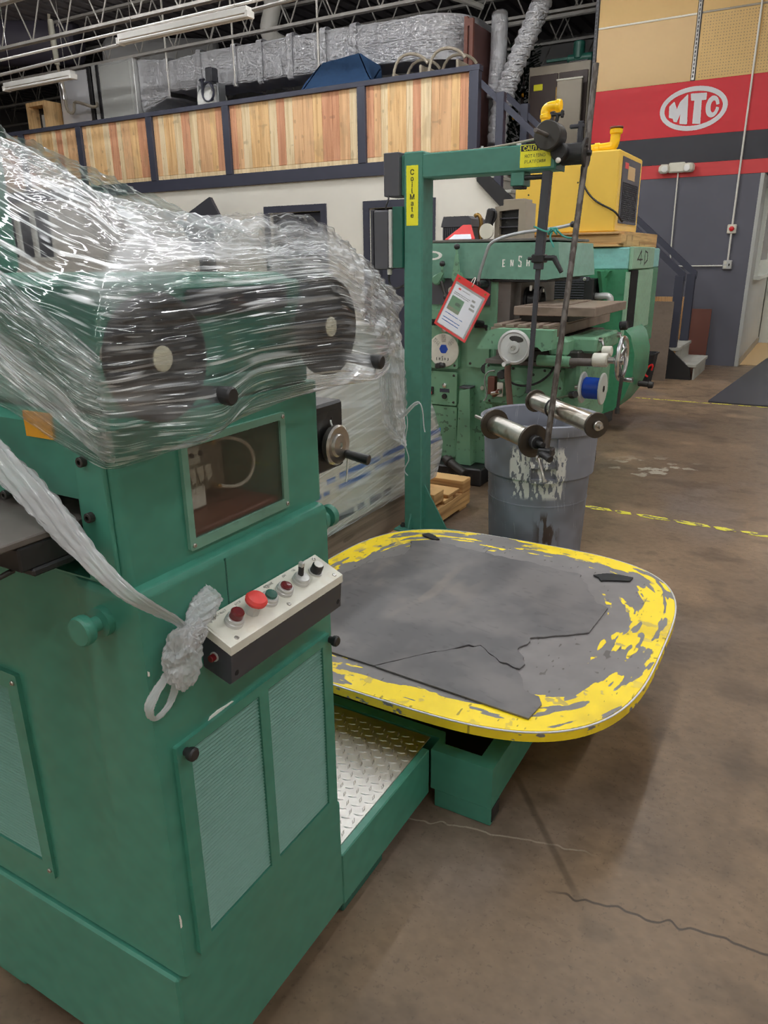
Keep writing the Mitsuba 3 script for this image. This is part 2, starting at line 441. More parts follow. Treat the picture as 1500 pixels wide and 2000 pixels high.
def struct(name, mesh, m, **k): return obj(name, mesh, m, kind='structure', **k)

# ------------------------------------------------------------------ the hall
struct('floor', bx(-24, 7, -5, 19, -.1, 0, 0), 'floor')
rib = []
for i in range(96): rib += [(-24 + i * .33, 6.3), (-24 + i * .33 + .2, 6.3), (-24 + i * .33 + .22, 6.36), (-24 + i * .33 + .31, 6.36)]
struct('ceiling', pr(rib + [(8, 6.3), (8, 6.5), (-24, 6.5)], 'y', -5, 19), 'ceiling')
struct('wall_far', bx(-24, 7, 18.8, 19, 0, 6.4, 0), 'wall_far')
struct('wall_left', bx(-24.2, -24, -5, 19, 0, 6.4, 0), 'wall_far')
struct('wall_right', bx(7, 7.2, -5, 19, 0, 6.4, 0), 'wall_cream')
struct('wall_behind', bx(-24, 7, -5.2, -5, 0, 6.4, 0), 'wall_cream')
# office block behind the mezzanine's white wall
YM, DECK = 10.7, 2.9
wf = pr(Polygon([(-22, 0), (-2.9, 0), (-2.9, 1.36), (-4.62, 2.815), (-22, 2.815)], [[(-8.37, 0.001), (-7.32, 0.001), (-7.32, 2.335), (-8.37, 2.335)], [(-6.4, .001), (-5.36, .001), (-5.36, 2.335), (-6.4, 2.335)], [(-15.7, 1.62), (-14.0, 1.62), (-14.0, 2.69), (-15.7, 2.69)]]), 'y', YM, YM + .15)
struct('wall_office', wf, 'wall_cream')
for i, (a, b) in enumerate(((-8.37, -7.32), (-6.4, -5.36))):
    d = struct(f'door_{i+1}', bx(a + .01, b - .01, YM + .08, YM + .13, .01, 2.32), 'navy_door')
    for k, (z0, z1) in enumerate(((.2, 1.0), (1.15, 2.15))):
        obj('panel', bx(a + .18, b - .18, YM + .072, YM + .08, z0, z1), 'navy', d)
    obj('handle', J(cy((b - .09, YM + .08, 1.02), (b - .09, YM + .02, 1.02), .011), cy((b - .09, YM + .025, 1.02), (b - .2, YM + .025, 1.02), .01)), 'chrome', d)
    for z in (.3, 1.2, 2.0): obj('hinge', cy((a + .02, YM + .07, z), (a + .02, YM + .07, z + .1), .012, n=10), 'steel', d)
    struct(f'trim_{i+1}', pr(Polygon([(a - .11, 0), (a - .11, 2.44), (b + .11, 2.44), (b + .11, 0), (b, 0), (b, 2.335), (a, 2.335), (a, 0)]), 'y', YM - .025, YM), 'navy')
w = struct('window_1', pr(Polygon([(-15.7, 1.62), (-14.0, 1.62), (-14.0, 2.69), (-15.7, 2.69)], [[(-15.62, 1.7), (-14.08, 1.7), (-14.08, 2.61), (-15.62, 2.61)]]), 'y', YM - .01, YM + .1), 'trim_white')
for k in range(3):
    x = -15.62 + k * .52
    obj('pane', bx(x, x + .40, YM + .05, YM + .06, 1.7, 2.61, 0), 'navy_door', w)
    if k < 2: obj('mullion', bx(x + .40, x + .52, YM - .01, YM + .06, 1.7, 2.61), 'trim_white', w)
struct('mezzanine_deck', bx(-22, -4.6, YM + .02, 18.8, 2.82, DECK, 0), 'navy')
struct('wall_office_end', bx(-4.75, -4.6, YM + .15, 18.8, 0, 2.82, 0), 'wall_cream')

# mezzanine rail: posts, planks, cap, fascia
rail = thing('mezzanine_railing', 'long mezzanine railing of mixed wood planks between dark posts and cap', 'railing')
obj('fascia', bx(-22, -4.58, YM - .05, YM + .02, 2.79, 2.98), 'navy', rail, 'dark painted fascia board')
obj('cap_rail', bx(-22, -4.58, YM - .06, YM + .08, 4.02, 4.09), 'navy', rail)
PX = [-16.6, -14.52, -12.80, -10.93, -9.15, -6.49, -4.66]
for x in PX: obj('post', bx(x - .07, x + .07, YM - .06, YM + .06, 2.98, 4.02), 'navy', rail)
tones = [0, 3, 1, 2, 2, 1, 0, 1, 3, 3, 2, 0]
for a, b in zip(PX[:-1], PX[1:]):
    x, k = a + .07, int(RNG.integers(0, 2))
    obj('plank', bx(a + .07, b - .07, YM - .012, YM + .012, 2.98, 3.05), 'plank_pale', rail)
    while x < b - .075:
        wd = [.12, .16, .13, .2, .17, .11, .19][int(RNG.integers(0, 7))]
        x1 = min(x + wd, b - .07)
        if b - .07 - x1 < .06: x1 = b - .07
        obj('plank', bx(x, x1 - .002, YM - .01 - .006 * RNG.random(), YM + .012, 3.052, 4.02, .003), PLANKS[tones[k % 12]], rail)
        x, k = x1, k + 1

# the red-banded wall
YW = 12.3
wall = struct('wall_back', bx(-3.47, -1.03, YW, YW + .2, 0, 6.3, 0), 'wall_grey')
struct('wall_over', bx(-1.03, 7, YW, YW + .2, 2.66, 6.3, 0), 'wall_grey')
struct('soffit', bx(-1.03, 7, YW + .2, 18.8, 2.66, 2.72, 0), 'duct_dark')
obj('paint_band', bx(-3.43, 4, YW - .012, YW, 3.195, 3.885, .002), 'band_red', wall, 'broad red band')
obj('paint_band', bx(-3.43, 4, YW - .010, YW, 2.835, 3.195, .002), 'band_black', wall, 'black band')
obj('paint_band', bx(-3.43, 4, YW - .008, YW, 2.653, 2.835, .002), 'band_red2', wall, 'narrow faded red band')
obj('board', bx(-3.44, -2.10, YW - .014, YW, 3.885, 4.68, .002), 'tan', wall, 'plain tan board')
obj('board', bx(-3.44, -2.10, YW - .014, YW, 4.705, 6.2, .002), 'tan2', wall)
ph = Polygon([(-2.035, 3.885), (-.75, 3.885), (-.75, 4.685), (-2.035, 4.685)])
pegs = [rr(x - .006, x + .006, z - .006, z + .006, .005, 1) for x in np.arange(-1.99, -.78, .0365) for z in np.arange(3.92, 4.67, .0365)]
obj('pegboard', bx(-2.035, -.75, YW - .014, YW, 3.885, 4.685, 0), 'tan2', wall, 'tan pegboard')
obj('peg_holes', J([pr(g, 'y', YW - .0146, YW - .0136) for g in pegs]), 'brown_grey', wall, kind='stuff')
obj('pegboard', bx(-2.035, -.75, YW - .014, YW, 4.71, 6.2, 0), 'tan2', wall, 'tan pegboard')
obj('board', bx(-.74, 4, YW - .014, YW, 3.885, 6.2, 0), 'tan2', wall)
obj('joint_strip', bx(-3.44, -2.10, YW - .022, YW, 4.68, 4.705), 'beige', wall)
obj('joint_strip', bx(-2.03, -.75, YW - .022, YW, 4.685, 4.71), 'taupe', wall)
for x in (-3.47, -2.068):
    s = obj('slotted_standard', bx(x - .022, x + .022, YW - .035, YW, 3.89 if x > -3 else 3.2, 6.2), 'steel' if x > -3 else 'grey_box', wall)
    obj('slots', J([bx(x - .008, x + .008, YW - .037, YW - .034, z, z + .03, 0) for z in np.arange(3.92 if x > -3 else 3.25, 5.6, .05)]), 'black', s, kind='stuff')
# oval emblem and letters
lg = thing('wall_emblem', 'grey oval MTC emblem painted on the red wall band', 'sign')
el = affinity.scale(Point(-2.019, 3.535).buffer(1, quad_segs=24), .447, .279)
obj('ring', pr(el.difference(affinity.scale(Point(-2.019, 3.535).buffer(1, quad_segs=24), .385, .218)), 'y', YW - .018, YW - .012), 'logo_grey', lg)
Mp = [(-2.337, 3.586), (-2.283, 3.637), (-2.238, 3.525), (-2.197, 3.63), (-2.111, 3.712), (-2.086, 3.35), (-2.175, 3.363), (-2.176, 3.519), (-2.227, 3.388), (-2.257, 3.397), (-2.305, 3.5), (-2.292, 3.441), (-2.327, 3.455)]
Tp = [(-2.063, 3.719), (-1.866, 3.711), (-1.866, 3.638), (-1.925, 3.638), (-1.91, 3.34), (-2.001, 3.351), (-2.006, 3.641), (-2.051, 3.646)]
Cg = affinity.scale(Point(-1.766, 3.537).buffer(1), .088, .135).difference(affinity.scale(Point(-1.755, 3.537).buffer(1), .036, .075)).difference(Polygon([(-1.757, 3.545), (-1.6, 3.58), (-1.6, 3.49)]))
for g in (Polygon(Mp).buffer(.008), Polygon(Tp).buffer(.008), Cg): obj('letter', pr(g, 'y', YW - .018, YW - .012), 'logo_grey', lg)
# alcove to the right of the corner
al = struct('wall_alcove', bx(-1.03, -.99, YW + .2, 15.9, 0, 2.66, 0), 'wall_light')
obj('corner_strip', bx(-1.035, -.985, YW - .005, YW + .2, 0, 2.653), 'wall_light', al)
struct('baseboard_alcove', bx(-.99, -.975, YW + .1, 15.9, 0, .11), 'taupe')
wn = struct('window_2', pr(Polygon([(12.95, 1.27), (15.2, 1.27), (15.2, 2.5), (12.95, 2.5)], [[(13.1, 1.42), (15.05, 1.42), (15.05, 2.38), (13.1, 2.38)]]), 'x', -1.0, -.94), 'trim_white')
obj('pane', bx(-.985, -.98, 13.1, 15.05, 1.42, 2.38, 0), 'wall_far', wn)
obj('sash', pr(Polygon([(13.1, 1.42), (15.05, 1.42), (15.05, 2.38), (13.1, 2.38)], [[(13.22, 1.5), (14.95, 1.5), (14.95, 2.3), (13.22, 2.3)]]), 'x', -.985, -.955), 'trim_white', wn)
obj('sill', bx(-.99, -.9, 12.9, 15.25, 1.22, 1.28), 'trim_white', wn)
struct('door_3', bx(-.98, 1.0, 15.95, 16.0, 0, 2.4), 'trim_white')
struct('wall_alcove_end', bx(-1.03, 7, 16.0, 16.1, 0, 2.66, 0), 'wall_cream')
struct('floor_alcove', bx(-.985, 3, YW + .22, 15.9, 0, .006, 0), 'tan')

# conduits, boxes, emergency light on the grey wall
def conduit(name, label, pts, r, m='white_pipe'): return obj(name, tube(pts, r, 10), m, None, label, 'conduit')
conduit('wall_conduit', 'white conduit running down the red and grey wall to the red button box', [(-1.304, YW - .03, 6.2), (-1.31, YW - .03, 1.99)], .014)
conduit('wall_conduit', 'short white conduit between the red button box and the outlet box below', [(-1.31, YW - .03, 1.87), (-1.308, YW - .03, 1.51)], .014)
conduit('wall_conduit', 'thin conduit curving from under the emergency light across to the outlet box', [(-2.125, YW - .03, 2.72), (-2.117, YW - .03, 2.1), (-2.107, YW - .03, 1.58), (-2.098, YW - .03, 1.52), (-2.07, YW - .03, 1.465), (-2.02, YW - .03, 1.438), (-1.95, YW - .03, 1.432), (-1.37, YW - .03, 1.434)], .011)
b = thing('button_box', 'white wall box with a round red push button', 'button box')
obj('plate', bx(-1.37, -1.25, YW - .05, YW - .002, 1.87, 1.995, .008), 'beige', b)
obj('button', lathe([(.034, 0), (.034, .015), (.028, .03), (.012, .036)], (-1.31, YW - .05, 1.935), (0, -1, 0)), 'red', b)
for sx in (-.048, .048):
    for sz in (-.05, .05): obj('screw', screw((-1.31 + sx, YW - .05, 1.932 + sz), (0, -1, 0), .005), 'steel', b)
b = thing('outlet_box', 'grey metal outlet box at the end of the curved conduit', 'outlet')
obj('plate', bx(-1.367, -1.247, YW - .05, YW - .002, 1.385, 1.51, .01), 'zinc', b)
obj('socket', J(cy((-1.335, YW - .05, 1.475), (-1.335, YW - .056, 1.475), .02), cy((-1.335, YW - .05, 1.42), (-1.335, YW - .056, 1.42), .02)), 'beige', b)
obj('switch', bx(-1.29, -1.275, YW - .06, YW - .05, 1.43, 1.465), 'ink', b)
e = thing('emergency_light', 'white emergency light with two lamp heads on the narrow red band', 'emergency light')
obj('body', bx(-2.26, -2.03, YW - .09, YW - .008, 2.715, 2.85, .015), 'beige', e)
for x, tilt in ((-2.315, 1), (-1.975, -1)):
    h = obj('lamp_head', rot(bx(x - .07, x + .07, YW - .16, YW - .03, 2.71, 2.83, .03), [0, 0, 1], 18 * tilt, (x, YW - .1, 2.77)), 'beige', e)
    obj('lens', rot(rot(lathe([(.045, 0), (.045, .006), (.03, .01)], (x, YW - .155, 2.765), (0, -1, 0)), [0, 0, 1], 18 * tilt, (x, YW - .1, 2.77)), [1, 0, 0], 0, (0, 0, 0)), 'white', h)

# stairs up to the mezzanine, rising to the left along the wall
st = thing('staircase', 'grey stair flight with dark handrails climbing to the mezzanine', 'stairs')
N, RISE, RUN, X0 = 14, 2.9 / 14, .2465, -1.37
for i in range(N - 1):
    x, z = X0 - i * RUN, (i + 1) * RISE
    obj('tread', bx(x - RUN - .03, x + .02, 10.66, 11.75, z - .045, z, .006), 'step_grey', st)
    obj('riser', bx(x - .02, x, 10.68, 11.73, z - RISE, z - .045, 0), 'step_grey', st)
sl = RISE / RUN
for y in (10.70, 11.66):
    if y < 11: obj('stringer', pr([(X0 - .35, 0.0), (X0 - .03, .0), (X0 - .06, RISE - .05), (-4.57, 14 * RISE - .06), (-4.575, 2.62), (X0 - .35 - .4, .3)], 'y', y - .06, y - .01), 'black', st)
    hx = lambda x: 1.34 + (-1.65 - x) * .863
    obj('handrail', pr([(-1.62, hx(-1.62) - .05), (-1.62, hx(-1.62) + .05), (-4.56, hx(-4.56) + .05), (-4.56, hx(-4.56) - .05)], 'y', y - .02, y + .03), 'navy', st)
    for x, zb in ((-1.69, .415), (-4.27, 2.5)):
        obj('newel', bx(x - .055, x + .055, y - .04, y + .06, zb, hx(x) + (.12 if x < -4 else -.04)), 'navy', st)
for (nm, lb, x0, x1, y, z1, m, tilt) in (('sheet', 'grey brown panel board leaning beside the stairs behind the bucket', -1.99, -1.69, 10.42, 1.02, 'brown_grey', 3), ('sheet', 'light plywood sheet leaning behind the stair newel posts', -2.5, -1.76, 12.1, 1.0, 'plywood', 4), ('sheet', 'dark reddish wood board leaning on the grey wall beside the bottom step', -1.78, -1.43, 12.14, .83, 'red_brown', 5)):
    obj(nm, rot(bx(x0, x1, y, y + .02, 0.001, z1, .002), [1, 0, 0], -tilt, ((x0 + x1) / 2, y, 0)), m, None, lb, 'board')
bk = thing('bucket', 'black square bucket on the floor beside the leaning boards', 'bucket')
def taper(cx, cy_, z0, z1, a, b_, r=.03): 
    g0, g1 = rr(-a, a, -a, a, r, 3), rr(-b_, b_, -b_, b_, r, 3)
    p0, p1 = np.array(g0.exterior.coords), np.array(g1.exterior.coords)
    return trimesh.convex.convex_hull(np.vstack([np.c_[p0 + [cx, cy_], np.full(len(p0), z0)], np.c_[p1 + [cx, cy_], np.full(len(p1), z1)]]))
outer, inner = man(taper(-1.93, 10.08, .001, .40, .11, .16)), man(taper(-1.93, 10.08, .02, .45, .10, .152))
obj('body', outer - inner, 'rubber', bk)
obj('rim', pr(rr(-2.1, -1.76, 9.91, 10.25, .03).difference(rr(-2.08, -1.78, 9.93, 10.23, .03)), 'z', .385, .402), 'rubber', bk)
obj('handle', tube(smoothpath([(-1.82, 9.93, .12), (-1.815, 9.92, .25), (-1.79, 9.92, .27), (-1.785, 9.93, .2)]), .012), 'red', bk, 'red handle')
obj('floor_mat', pr(Polygon([(-.93, 9.1), (3.2, 9.1), (3.2, 13.4), (-.62, 13.4)]).buffer(.05), 'z', 0.001, .012), 'charcoal', None, 'dark entrance mat lying on the floor by the grey wall', 'mat')
fl = thing('floor_line', 'worn yellow marking tape across the brown floor behind the turntable', 'marking tape')
x = -1.24
while x < 2.2:
    L = .10 + .12 * RNG.random(); k = 4.735 - .043 * (x + 1.18)
    pts = [(x, k), (x + L * .3, k + .012), (x + L, k + .006), (x + L * 1.15, k - .036), (x + L * .6, k - .052), (x + L * .2, k - .04)]
    obj('strip', pr(pts, 'z', .0006, .0018), 'floor_yellow', fl); x += L * 1.05 + .03
fl = thing('floor_line', 'thin yellow line on the floor beyond the green machines', 'marking tape')
obj('strip', bx(-3, -.95, 8.975, 9.005, .0006, .0018, 0), 'floor_yellow', fl); obj('strip', bx(-.93, 3, 8.99, 9.02, .0006, .0018, 0), 'floor_yellow', fl)

# ------------------------------------------------------------------ roof steel, pipes, lamps
for i, y in enumerate((8.6, 10.2, 11.9, 13.6, 15.4, 17.1)):
    j = thing('roof_joist', f'open web steel roof joist, {["nearest", "second", "third", "fourth", "fifth", "farthest"][i]} of the row over the mezzanine', 'joist', 'roof joists')
    for z in (5.35, 6.22):
        for s in (-1, 1): obj('chord', bx(-23.5, 6.9, y + s * .03 - .022, y + s * .03 + .022, z, z + .045, 0), 'joist', j)
    zz = [(-23.5 + .45 * k, y, 5.37 if k % 2 else 6.24) for k in range(68)]
    obj('web', J([cy(a, b, .014, n=6, c=0) for a, b in zip(zz[:-1], zz[1:])]), 'joist', j)
for lb, m, r, pts in (('long white conduit under the joists above the lamp', 'white_pipe', .022, [(-22, 9.3, 4.83), (-1, 9.3, 4.95)]),
                   ('long grey conduit running beside the strip lights under the roof', 'joist', .028, [(-22, 9.6, 4.63), (-12.8, 9.6, 4.78), (-1, 9.6, 5.15)]),
                   ('white horizontal pipe near the far wall to the right of the maroon box', 'white_pipe', .05, [(-7.2, 15.2, 5.75), (-3.3, 15.2, 5.75)]),
                   ('white roof pipe slanting over the right end of the foil duct', 'white_pipe', .05, [(-6.9, 9.9, 5.15), (-6.2, 11.8, 5.5), (-5.8, 13.5, 5.6)])):
    obj('overhead_pipe', tube(smoothpath(pts, 6) if len(pts) > 2 else pts, r, 8), m, None, lb, 'pipe')
def strip_light(x, y, z, L, along, lit, label, group=None):
    t = thing('strip_light', label, 'ceiling light', group)
    f = (lambda a0, a1, b0, b1, c0, c1, b=.004: bx(x + a0, x + a1, y + b0, y + b1, z + c0, z + c1, b)) if along == 'x' else (lambda a0, a1, b0, b1, c0, c1, b=.004: bx(x + b0, x + b1, y + a0, y + a1, z + c0, z + c1, b))
    obj('housing', f(-L / 2, L / 2, -.06, .06, .03, .11), 'white', t)
    for s in (-.045, .045):
        p, q = ((x - L / 2 + .02, y + s, z), (x + L / 2 - .02, y + s, z)) if along == 'x' else ((x + s, y - L / 2 + .02, z), (x + s, y + L / 2 - .02, z))
        k = obj('tube', cy(p, q, .019, n=10), 'white', t)
        if lit: scene[k]['emitter'] = {'type': 'area', 'radiance': {'type': 'rgb', 'value': [LAMP * v for v in (.985, 1.0, 1.0)]}}
    for s in (-1, 1):
        obj('end_cap', f(s * L / 2 - .025, s * L / 2 + .025, -.075, .075, -.025, .06), 'white', t)
        p = (x + s * L * .4, y) if along == 'x' else (x, y + s * L * .4)
        obj('hanger', cy((*p, z + .11), (*p, 6.3 if z > 3 else 2.66), .006, n=6), 'steel', t)
for i, (x, y, L, al) in enumerate(LAMPS): strip_light(x, y, LAMP_Z, L, al, True, 'bright lit white strip light hanging under the roof over the shop floor', 'lit shop lights')
strip_light(.6, 14.2, 2.55, 1.2, 'x', True, 'strip light under the low ceiling of the alcove to the right of the grey wall')
for i, (x, y, L, al) in enumerate(HIGH_LAMPS): strip_light(x, y, 6.1, L, al, True, 'bright lit white strip light hanging under the roof over the shop floor', 'lit shop lights')
strip_light(-8.6, 9.2, 4.72, 2.5, 'x', False, 'unlit strip light with white tubes above the foil duct, nearest the camera')
strip_light(-13.15, 10.2, 4.70, 1.9, 'x', False, 'unlit strip light at the far left above the air handler')
strip_light(-17.6, 8.2, 4.9, 2.4, 'x', False, 'unlit strip light at the upper left beside the dark round duct')
obj('round_duct', cy((-19.5, 9.2, 6.0), (-14.5, 12.4, 6.0), .45, n=28), 'duct_dark', None, 'big dark round duct under the roof at the upper left', 'duct')
obj('round_duct', cy((-14.6, 13.2, 5.75), (-12.6, 14.6, 5.75), .5, n=28), 'wall_far', None, 'pale grey drum shaped duct section under the roof at the upper left', 'duct')
pv = smoothpath([(-9.9, 13.0, 6.3), (-9.9, 13.0, 5.9), (-9.95, 13.0, 5.68), (-9.8, 13.25, 5.5), (-9.0, 14.1, 5.45)], 6)
obj('vent_pipe', tube(pv, .16, 16), 'white_pipe', None, 'white elbowed vent pipe dropping from the roof behind the foil duct', 'pipe')

# ------------------------------------------------------------------ on the mezzanine
ah = thing('air_handler', 'grey air handler cabinet with foil side at the left end of the duct', 'air handler')
obj('foil_side', bx(-14.72, -13.80, 11.9, 12.9, DECK, 5.33, .01), 'foil_flat', ah)
obj('cabinet', bx(-13.62, -12.42, 11.85, 13.0, DECK, 5.38, .01), 'zinc', ah)
obj('frame', J(bx(-13.8, -13.7, 11.88, 12.9, DECK, 5.36), bx(-13.48, -13.40, 11.83, 11.86, 4.2, 5.34)), 'black', ah)
obj('door', bx(-13.36, -12.5, 11.82, 11.86, 4.3, 5.3, .006), 'wall_light', ah, 'galvanised access door')
obj('stand', bx(-14.6, -12.5, 12, 12.8, DECK, DECK + .1), 'black', ah)
rf = thing('refrigerant_pipe', 'pale insulated pipe with trap hanging in front of the air handler', 'pipe')
obj('pipe', tube(smoothpath([(-14.35, 11.6, 6.3), (-14.3, 11.6, 5.4), (-14.2, 11.6, 4.75), (-14.16, 11.6, 4.55), (-14.05, 11.6, 4.5), (-13.97, 11.6, 4.55), (-13.95, 11.6, 4.66), (-13.85, 11.6, 4.68), (-13.5, 11.8, 4.66)], 6), .03, 8), 'taupe', rf)
obj('sleeve', cy((-14.3, 11.6, 5.4), (-14.33, 11.6, 6.2), .055, n=12), 'beige', rf)
obj('strainer', cy((-14.21, 11.6, 4.75), (-14.25, 11.6, 5.05), .05, n=12), 'steel', rf)
du = thing('foil_duct', 'silver foil wrapped rectangular air duct running along the mezzanine', 'duct')
def duct(x0, x1, zt, zb, za, zc, y0=11.95, y1=12.75, n=20):
    g = []
    X = np.linspace(x0, x1, n)
    ring = np.array(rr(0, 1, 0, 1, .08, 3).exterior.coords)[:-1]; ring = np.vstack([np.linspace(a, b, 5)[:-1] for a, b in zip(ring, np.roll(ring, -1, 0))])
    V = []
    for x in X:
        t = (x - x0) / (x1 - x0); top, bot = zt + (za - zt) * t, zb + (zc - zb) * t
        p = np.c_[np.full(len(ring), x), y0 + ring[:, 0] * (y1 - y0), bot + ring[:, 1] * (top - bot)]
        p += .022 * (meshkit.noise(p * 6, 3)[:, None] - .5) * [0, 1, 1] + .02 * (meshkit.noise(p * [14, 3, 3], 5)[:, None] - .5) * [0, 1, 1]
        V.append(p)
    n_, V = len(ring), np.vstack(V)
    i, j = np.meshgrid(np.arange(n - 1), np.arange(n_), indexing='ij')
    q = np.stack([i * n_ + j, (i + 1) * n_ + j, (i + 1) * n_ + (j + 1) % n_, i * n_ + (j + 1) % n_], -1).reshape(-1, 4)
    return trimesh.Trimesh(V, np.vstack([q[:, [0, 1, 2]], q[:, [0, 2, 3]]]), process=False)
segs = [(-12.40, -11.62, 5.36, 4.40, 5.24, 4.62), (-11.62, -10.80, 5.22, 4.70, 5.27, 4.66), (-10.80, -9.36, 5.27, 4.66, 5.25, 4.64), (-9.36, -8.0, 5.25, 4.64, 5.24, 4.62), (-8.0, -6.95, 5.24, 4.62, 5.21, 4.6), (-6.95, -6.2, 5.21, 4.6, 5.2, 4.57)]
for s in segs: obj('section', duct(*s), 'foil', du, smooth=True)
for x, zt, zb in [(-11.63, 5.25, 4.6), (-10.8, 5.29, 4.64), (-9.95, 5.28, 4.63), (-9.36, 5.27, 4.62), (-8.7, 5.27, 4.61), (-8.0, 5.26, 4.6), (-7.4, 5.24, 4.59)]:
    obj('joint_tape', duct(x - .06, x + .06, zt + .02, zb - .03, zt + .02, zb - .03, 11.92, 12.78, 3), 'foil', du, smooth=True)
# curved end turning away
arc = [(-6.2 + .75 * math.sin(a), 11.95 + .75 * (1 - math.cos(a))) for a in np.linspace(0, math.pi / 2, 14)]
arc_in = [(-6.2, 12.75), (-6.25, 13.3)]
obj('elbow', pr(Polygon(arc + [(-5.47, 13.3)] + arc_in[::-1]), 'z', 4.56, 5.19), 'foil', du, smooth=40)
for x in (-11.6, -9.95, -8.1): obj('hanger', cy((x, 11.93, 4.6), (x, 11.93, 6.3), .02, n=6), 'white_pipe', du)
bx_ = thing('maroon_plenum', 'maroon plenum box at the right end of the foil duct', 'plenum')
obj('panel', bx(-5.40, -5.30, 12.0, 12.75, DECK, 5.0, .01), 'maroon', bx_)
obj('frame', J(bx(-5.42, -5.36, 11.96, 12.02, DECK, 5.06), bx(-5.33, -5.27, 11.96, 12.02, DECK, 5.0), bx(-5.42, -5.27, 11.96, 12.02, 4.93, 5.03)), 'red_brown', bx_)
fd = thing('flexible_duct', 'crinkled silver flexible duct sloping down behind the stair rails', 'duct')
fp = smoothpath([(-4.32, 12.6, 6.2), (-4.36, 12.5, 5.3), (-4.62, 12.35, 4.6), (-4.85, 12.3, 4.0), (-4.95, 12.3, 3.3)], 18)
obj('sleeve', tube(fp, .15 + .018 * np.sin(np.arange(len(fp)) * 2.2), 16), 'foil', fd, smooth=True)
obj('sleeve', tube(smoothpath([(-5.1, 12.6, 5.2), (-5.06, 12.5, 4.6), (-5.1, 12.5, 4.0)], 16), .13, 12), 'foil', fd, smooth=True)
# blue cover
def blob(pts, sub=3, sm=6):
    h = trimesh.convex.convex_hull(np.array(pts)); h = h.subdivide_to_size(.12); trimesh.smoothing.filter_taubin(h, iterations=sm); return h
g = blob([(-8.2, 11.3, DECK), (-6.75, 11.3, DECK), (-6.75, 12.0, DECK), (-8.2, 12.0, DECK), (-8.05, 11.4, 4.35), (-7.7, 11.4, 4.60), (-7.0, 11.45, 4.68), (-6.85, 11.5, 4.58), (-6.85, 11.9, 4.55), (-8.0, 11.9, 4.5), (-6.72, 11.35, 4.2), (-8.22, 11.35, 4.1)])
g.vertices += .05 * (meshkit.fbm(g.vertices * 3, 3)[:, None] - .5)
obj('covered_furniture', g, 'blue_cloth', None, 'blue cloth draped over a tall piece of furniture behind the plank railing', 'cover', smooth=True)
hr = thing('hose_reel', 'white hose reel with coiled dark cord standing at the plank railing', 'hose reel')
obj('drum', cy((-10.42, 11.6, 4.33), (-10.06, 11.6, 4.33), .24, n=24), 'white', hr)
obj('frame', J(bx(-10.5, -10.46, 11.5, 11.7, DECK, 4.6), bx(-10.04, -10.0, 11.5, 11.7, DECK, 4.6)), 'galv', hr)
obj('cord', tube([(-10.12 + .13 * math.cos(t), 11.34 + .003 * t, 4.44 + .15 * math.sin(t)) for t in np.linspace(0, 18, 80)], .014, 6), 'navy', hr)
obj('motor', bx(-10.2, -10.05, 11.4, 11.6, 4.6, 4.84, .02), 'charcoal', hr)
obj('valve', J(cy((-10.36, 11.5, 4.5), (-10.36, 11.5, 4.68), .03), cy((-10.42, 11.5, 4.68), (-10.30, 11.5, 4.68), .02)), 'navy', hr)
for k, x in enumerate((-6.05, -5.45)):
    c = thing('patio_chair', ['beige metal patio chair tipped behind the railing, left of the pair', 'beige metal patio chair tipped behind the railing by the corner post'][k], 'chair', 'patio chairs')
    for s in (0, .42):
        obj('arm_frame', tube(smoothpath([(x - .2, 11.1 + s, DECK), (x - .12, 11.1 + s, 4.25), (x - .02, 11.1 + s, 4.42), (x + .25, 11.1 + s, 4.44), (x + .45, 11.1 + s, 4.3)], 6), .022, 8), 'taupe', c)
    obj('seat_bar', cy((x - .12, 11.1, 4.22), (x - .12, 11.52, 4.22), .02, n=8), 'taupe', c)
    obj('back', bx(x + .3, x + .34, 11.1, 11.52, 3.5, 4.3, .01), 'taupe', c)
tr = thing('christmas_tree', 'dark green artificial christmas tree with silver baubles behind the corner post', 'tree')
V = []
for k in range(900):
    z = 2.95 + 2.15 * RNG.random(); R = .12 + .5 * (5.2 - z) / 2.2; a = RNG.random() * 6.283; r = R * math.sqrt(RNG.random())
    p = np.array([-5.3 + r * math.cos(a), 14.3 + r * math.sin(a), z]); d = np.array([math.cos(a), math.sin(a), .3]); l = .16
    s = np.cross(d, [0, 0, 1]) * .03
    V += [[p, p + d * l + s, p + d * l * .9 - s + [0, 0, .03]]]
V = np.array(V).reshape(-1, 3)
obj('foliage', trimesh.Trimesh(V, np.arange(len(V)).reshape(-1, 3), process=False), 'tree', tr, kind='stuff', smooth=False)
obj('trunk', cy((-5.3, 14.3, DECK), (-5.3, 14.3, 5.15), .03, n=8), 'brown_door', tr)
for k in range(14):
    z = 3.2 + 1.7 * (k / 14); a = -1.57 + 1.6 * (RNG.random() - .5); R = .1 + .5 * (5.2 - z) / 2.2
    obj('bauble', trimesh.creation.icosphere(2, .035).apply_translation((-5.3 + R * math.cos(a), 14.3 + R * math.sin(a) - .03, z)), 'bauble' if k % 3 else 'orange', tr, smooth=True)
struct('landing', bx(-4.6, -3.5, 11.9, 14.6, 2.8, 2.9, 0), 'navy')
cb = thing('tall_cabinet', 'dark brown double door cabinet on the landing behind the stair rails', 'cabinet')
obj('body', bx(-4.72, -3.72, 13.0, 13.6, DECK, 4.48, .01), 'taupe', cb)
obj('door', bx(-4.69, -4.23, 12.97, 13.0, DECK + .05, 4.35), 'brown_door', cb); obj('door', bx(-4.21, -3.75, 12.97, 13.0, DECK + .05, 4.35), 'brown_door', cb)
obj('handle', bx(-4.245, -4.195, 12.95, 12.97, 3.5, 4.15), 'brass', cb)
obj('label', bx(-4.62, -4.47, 12.962, 12.97, 4.13, 4.22), 'sign_yellow', cb, 'small yellow label')
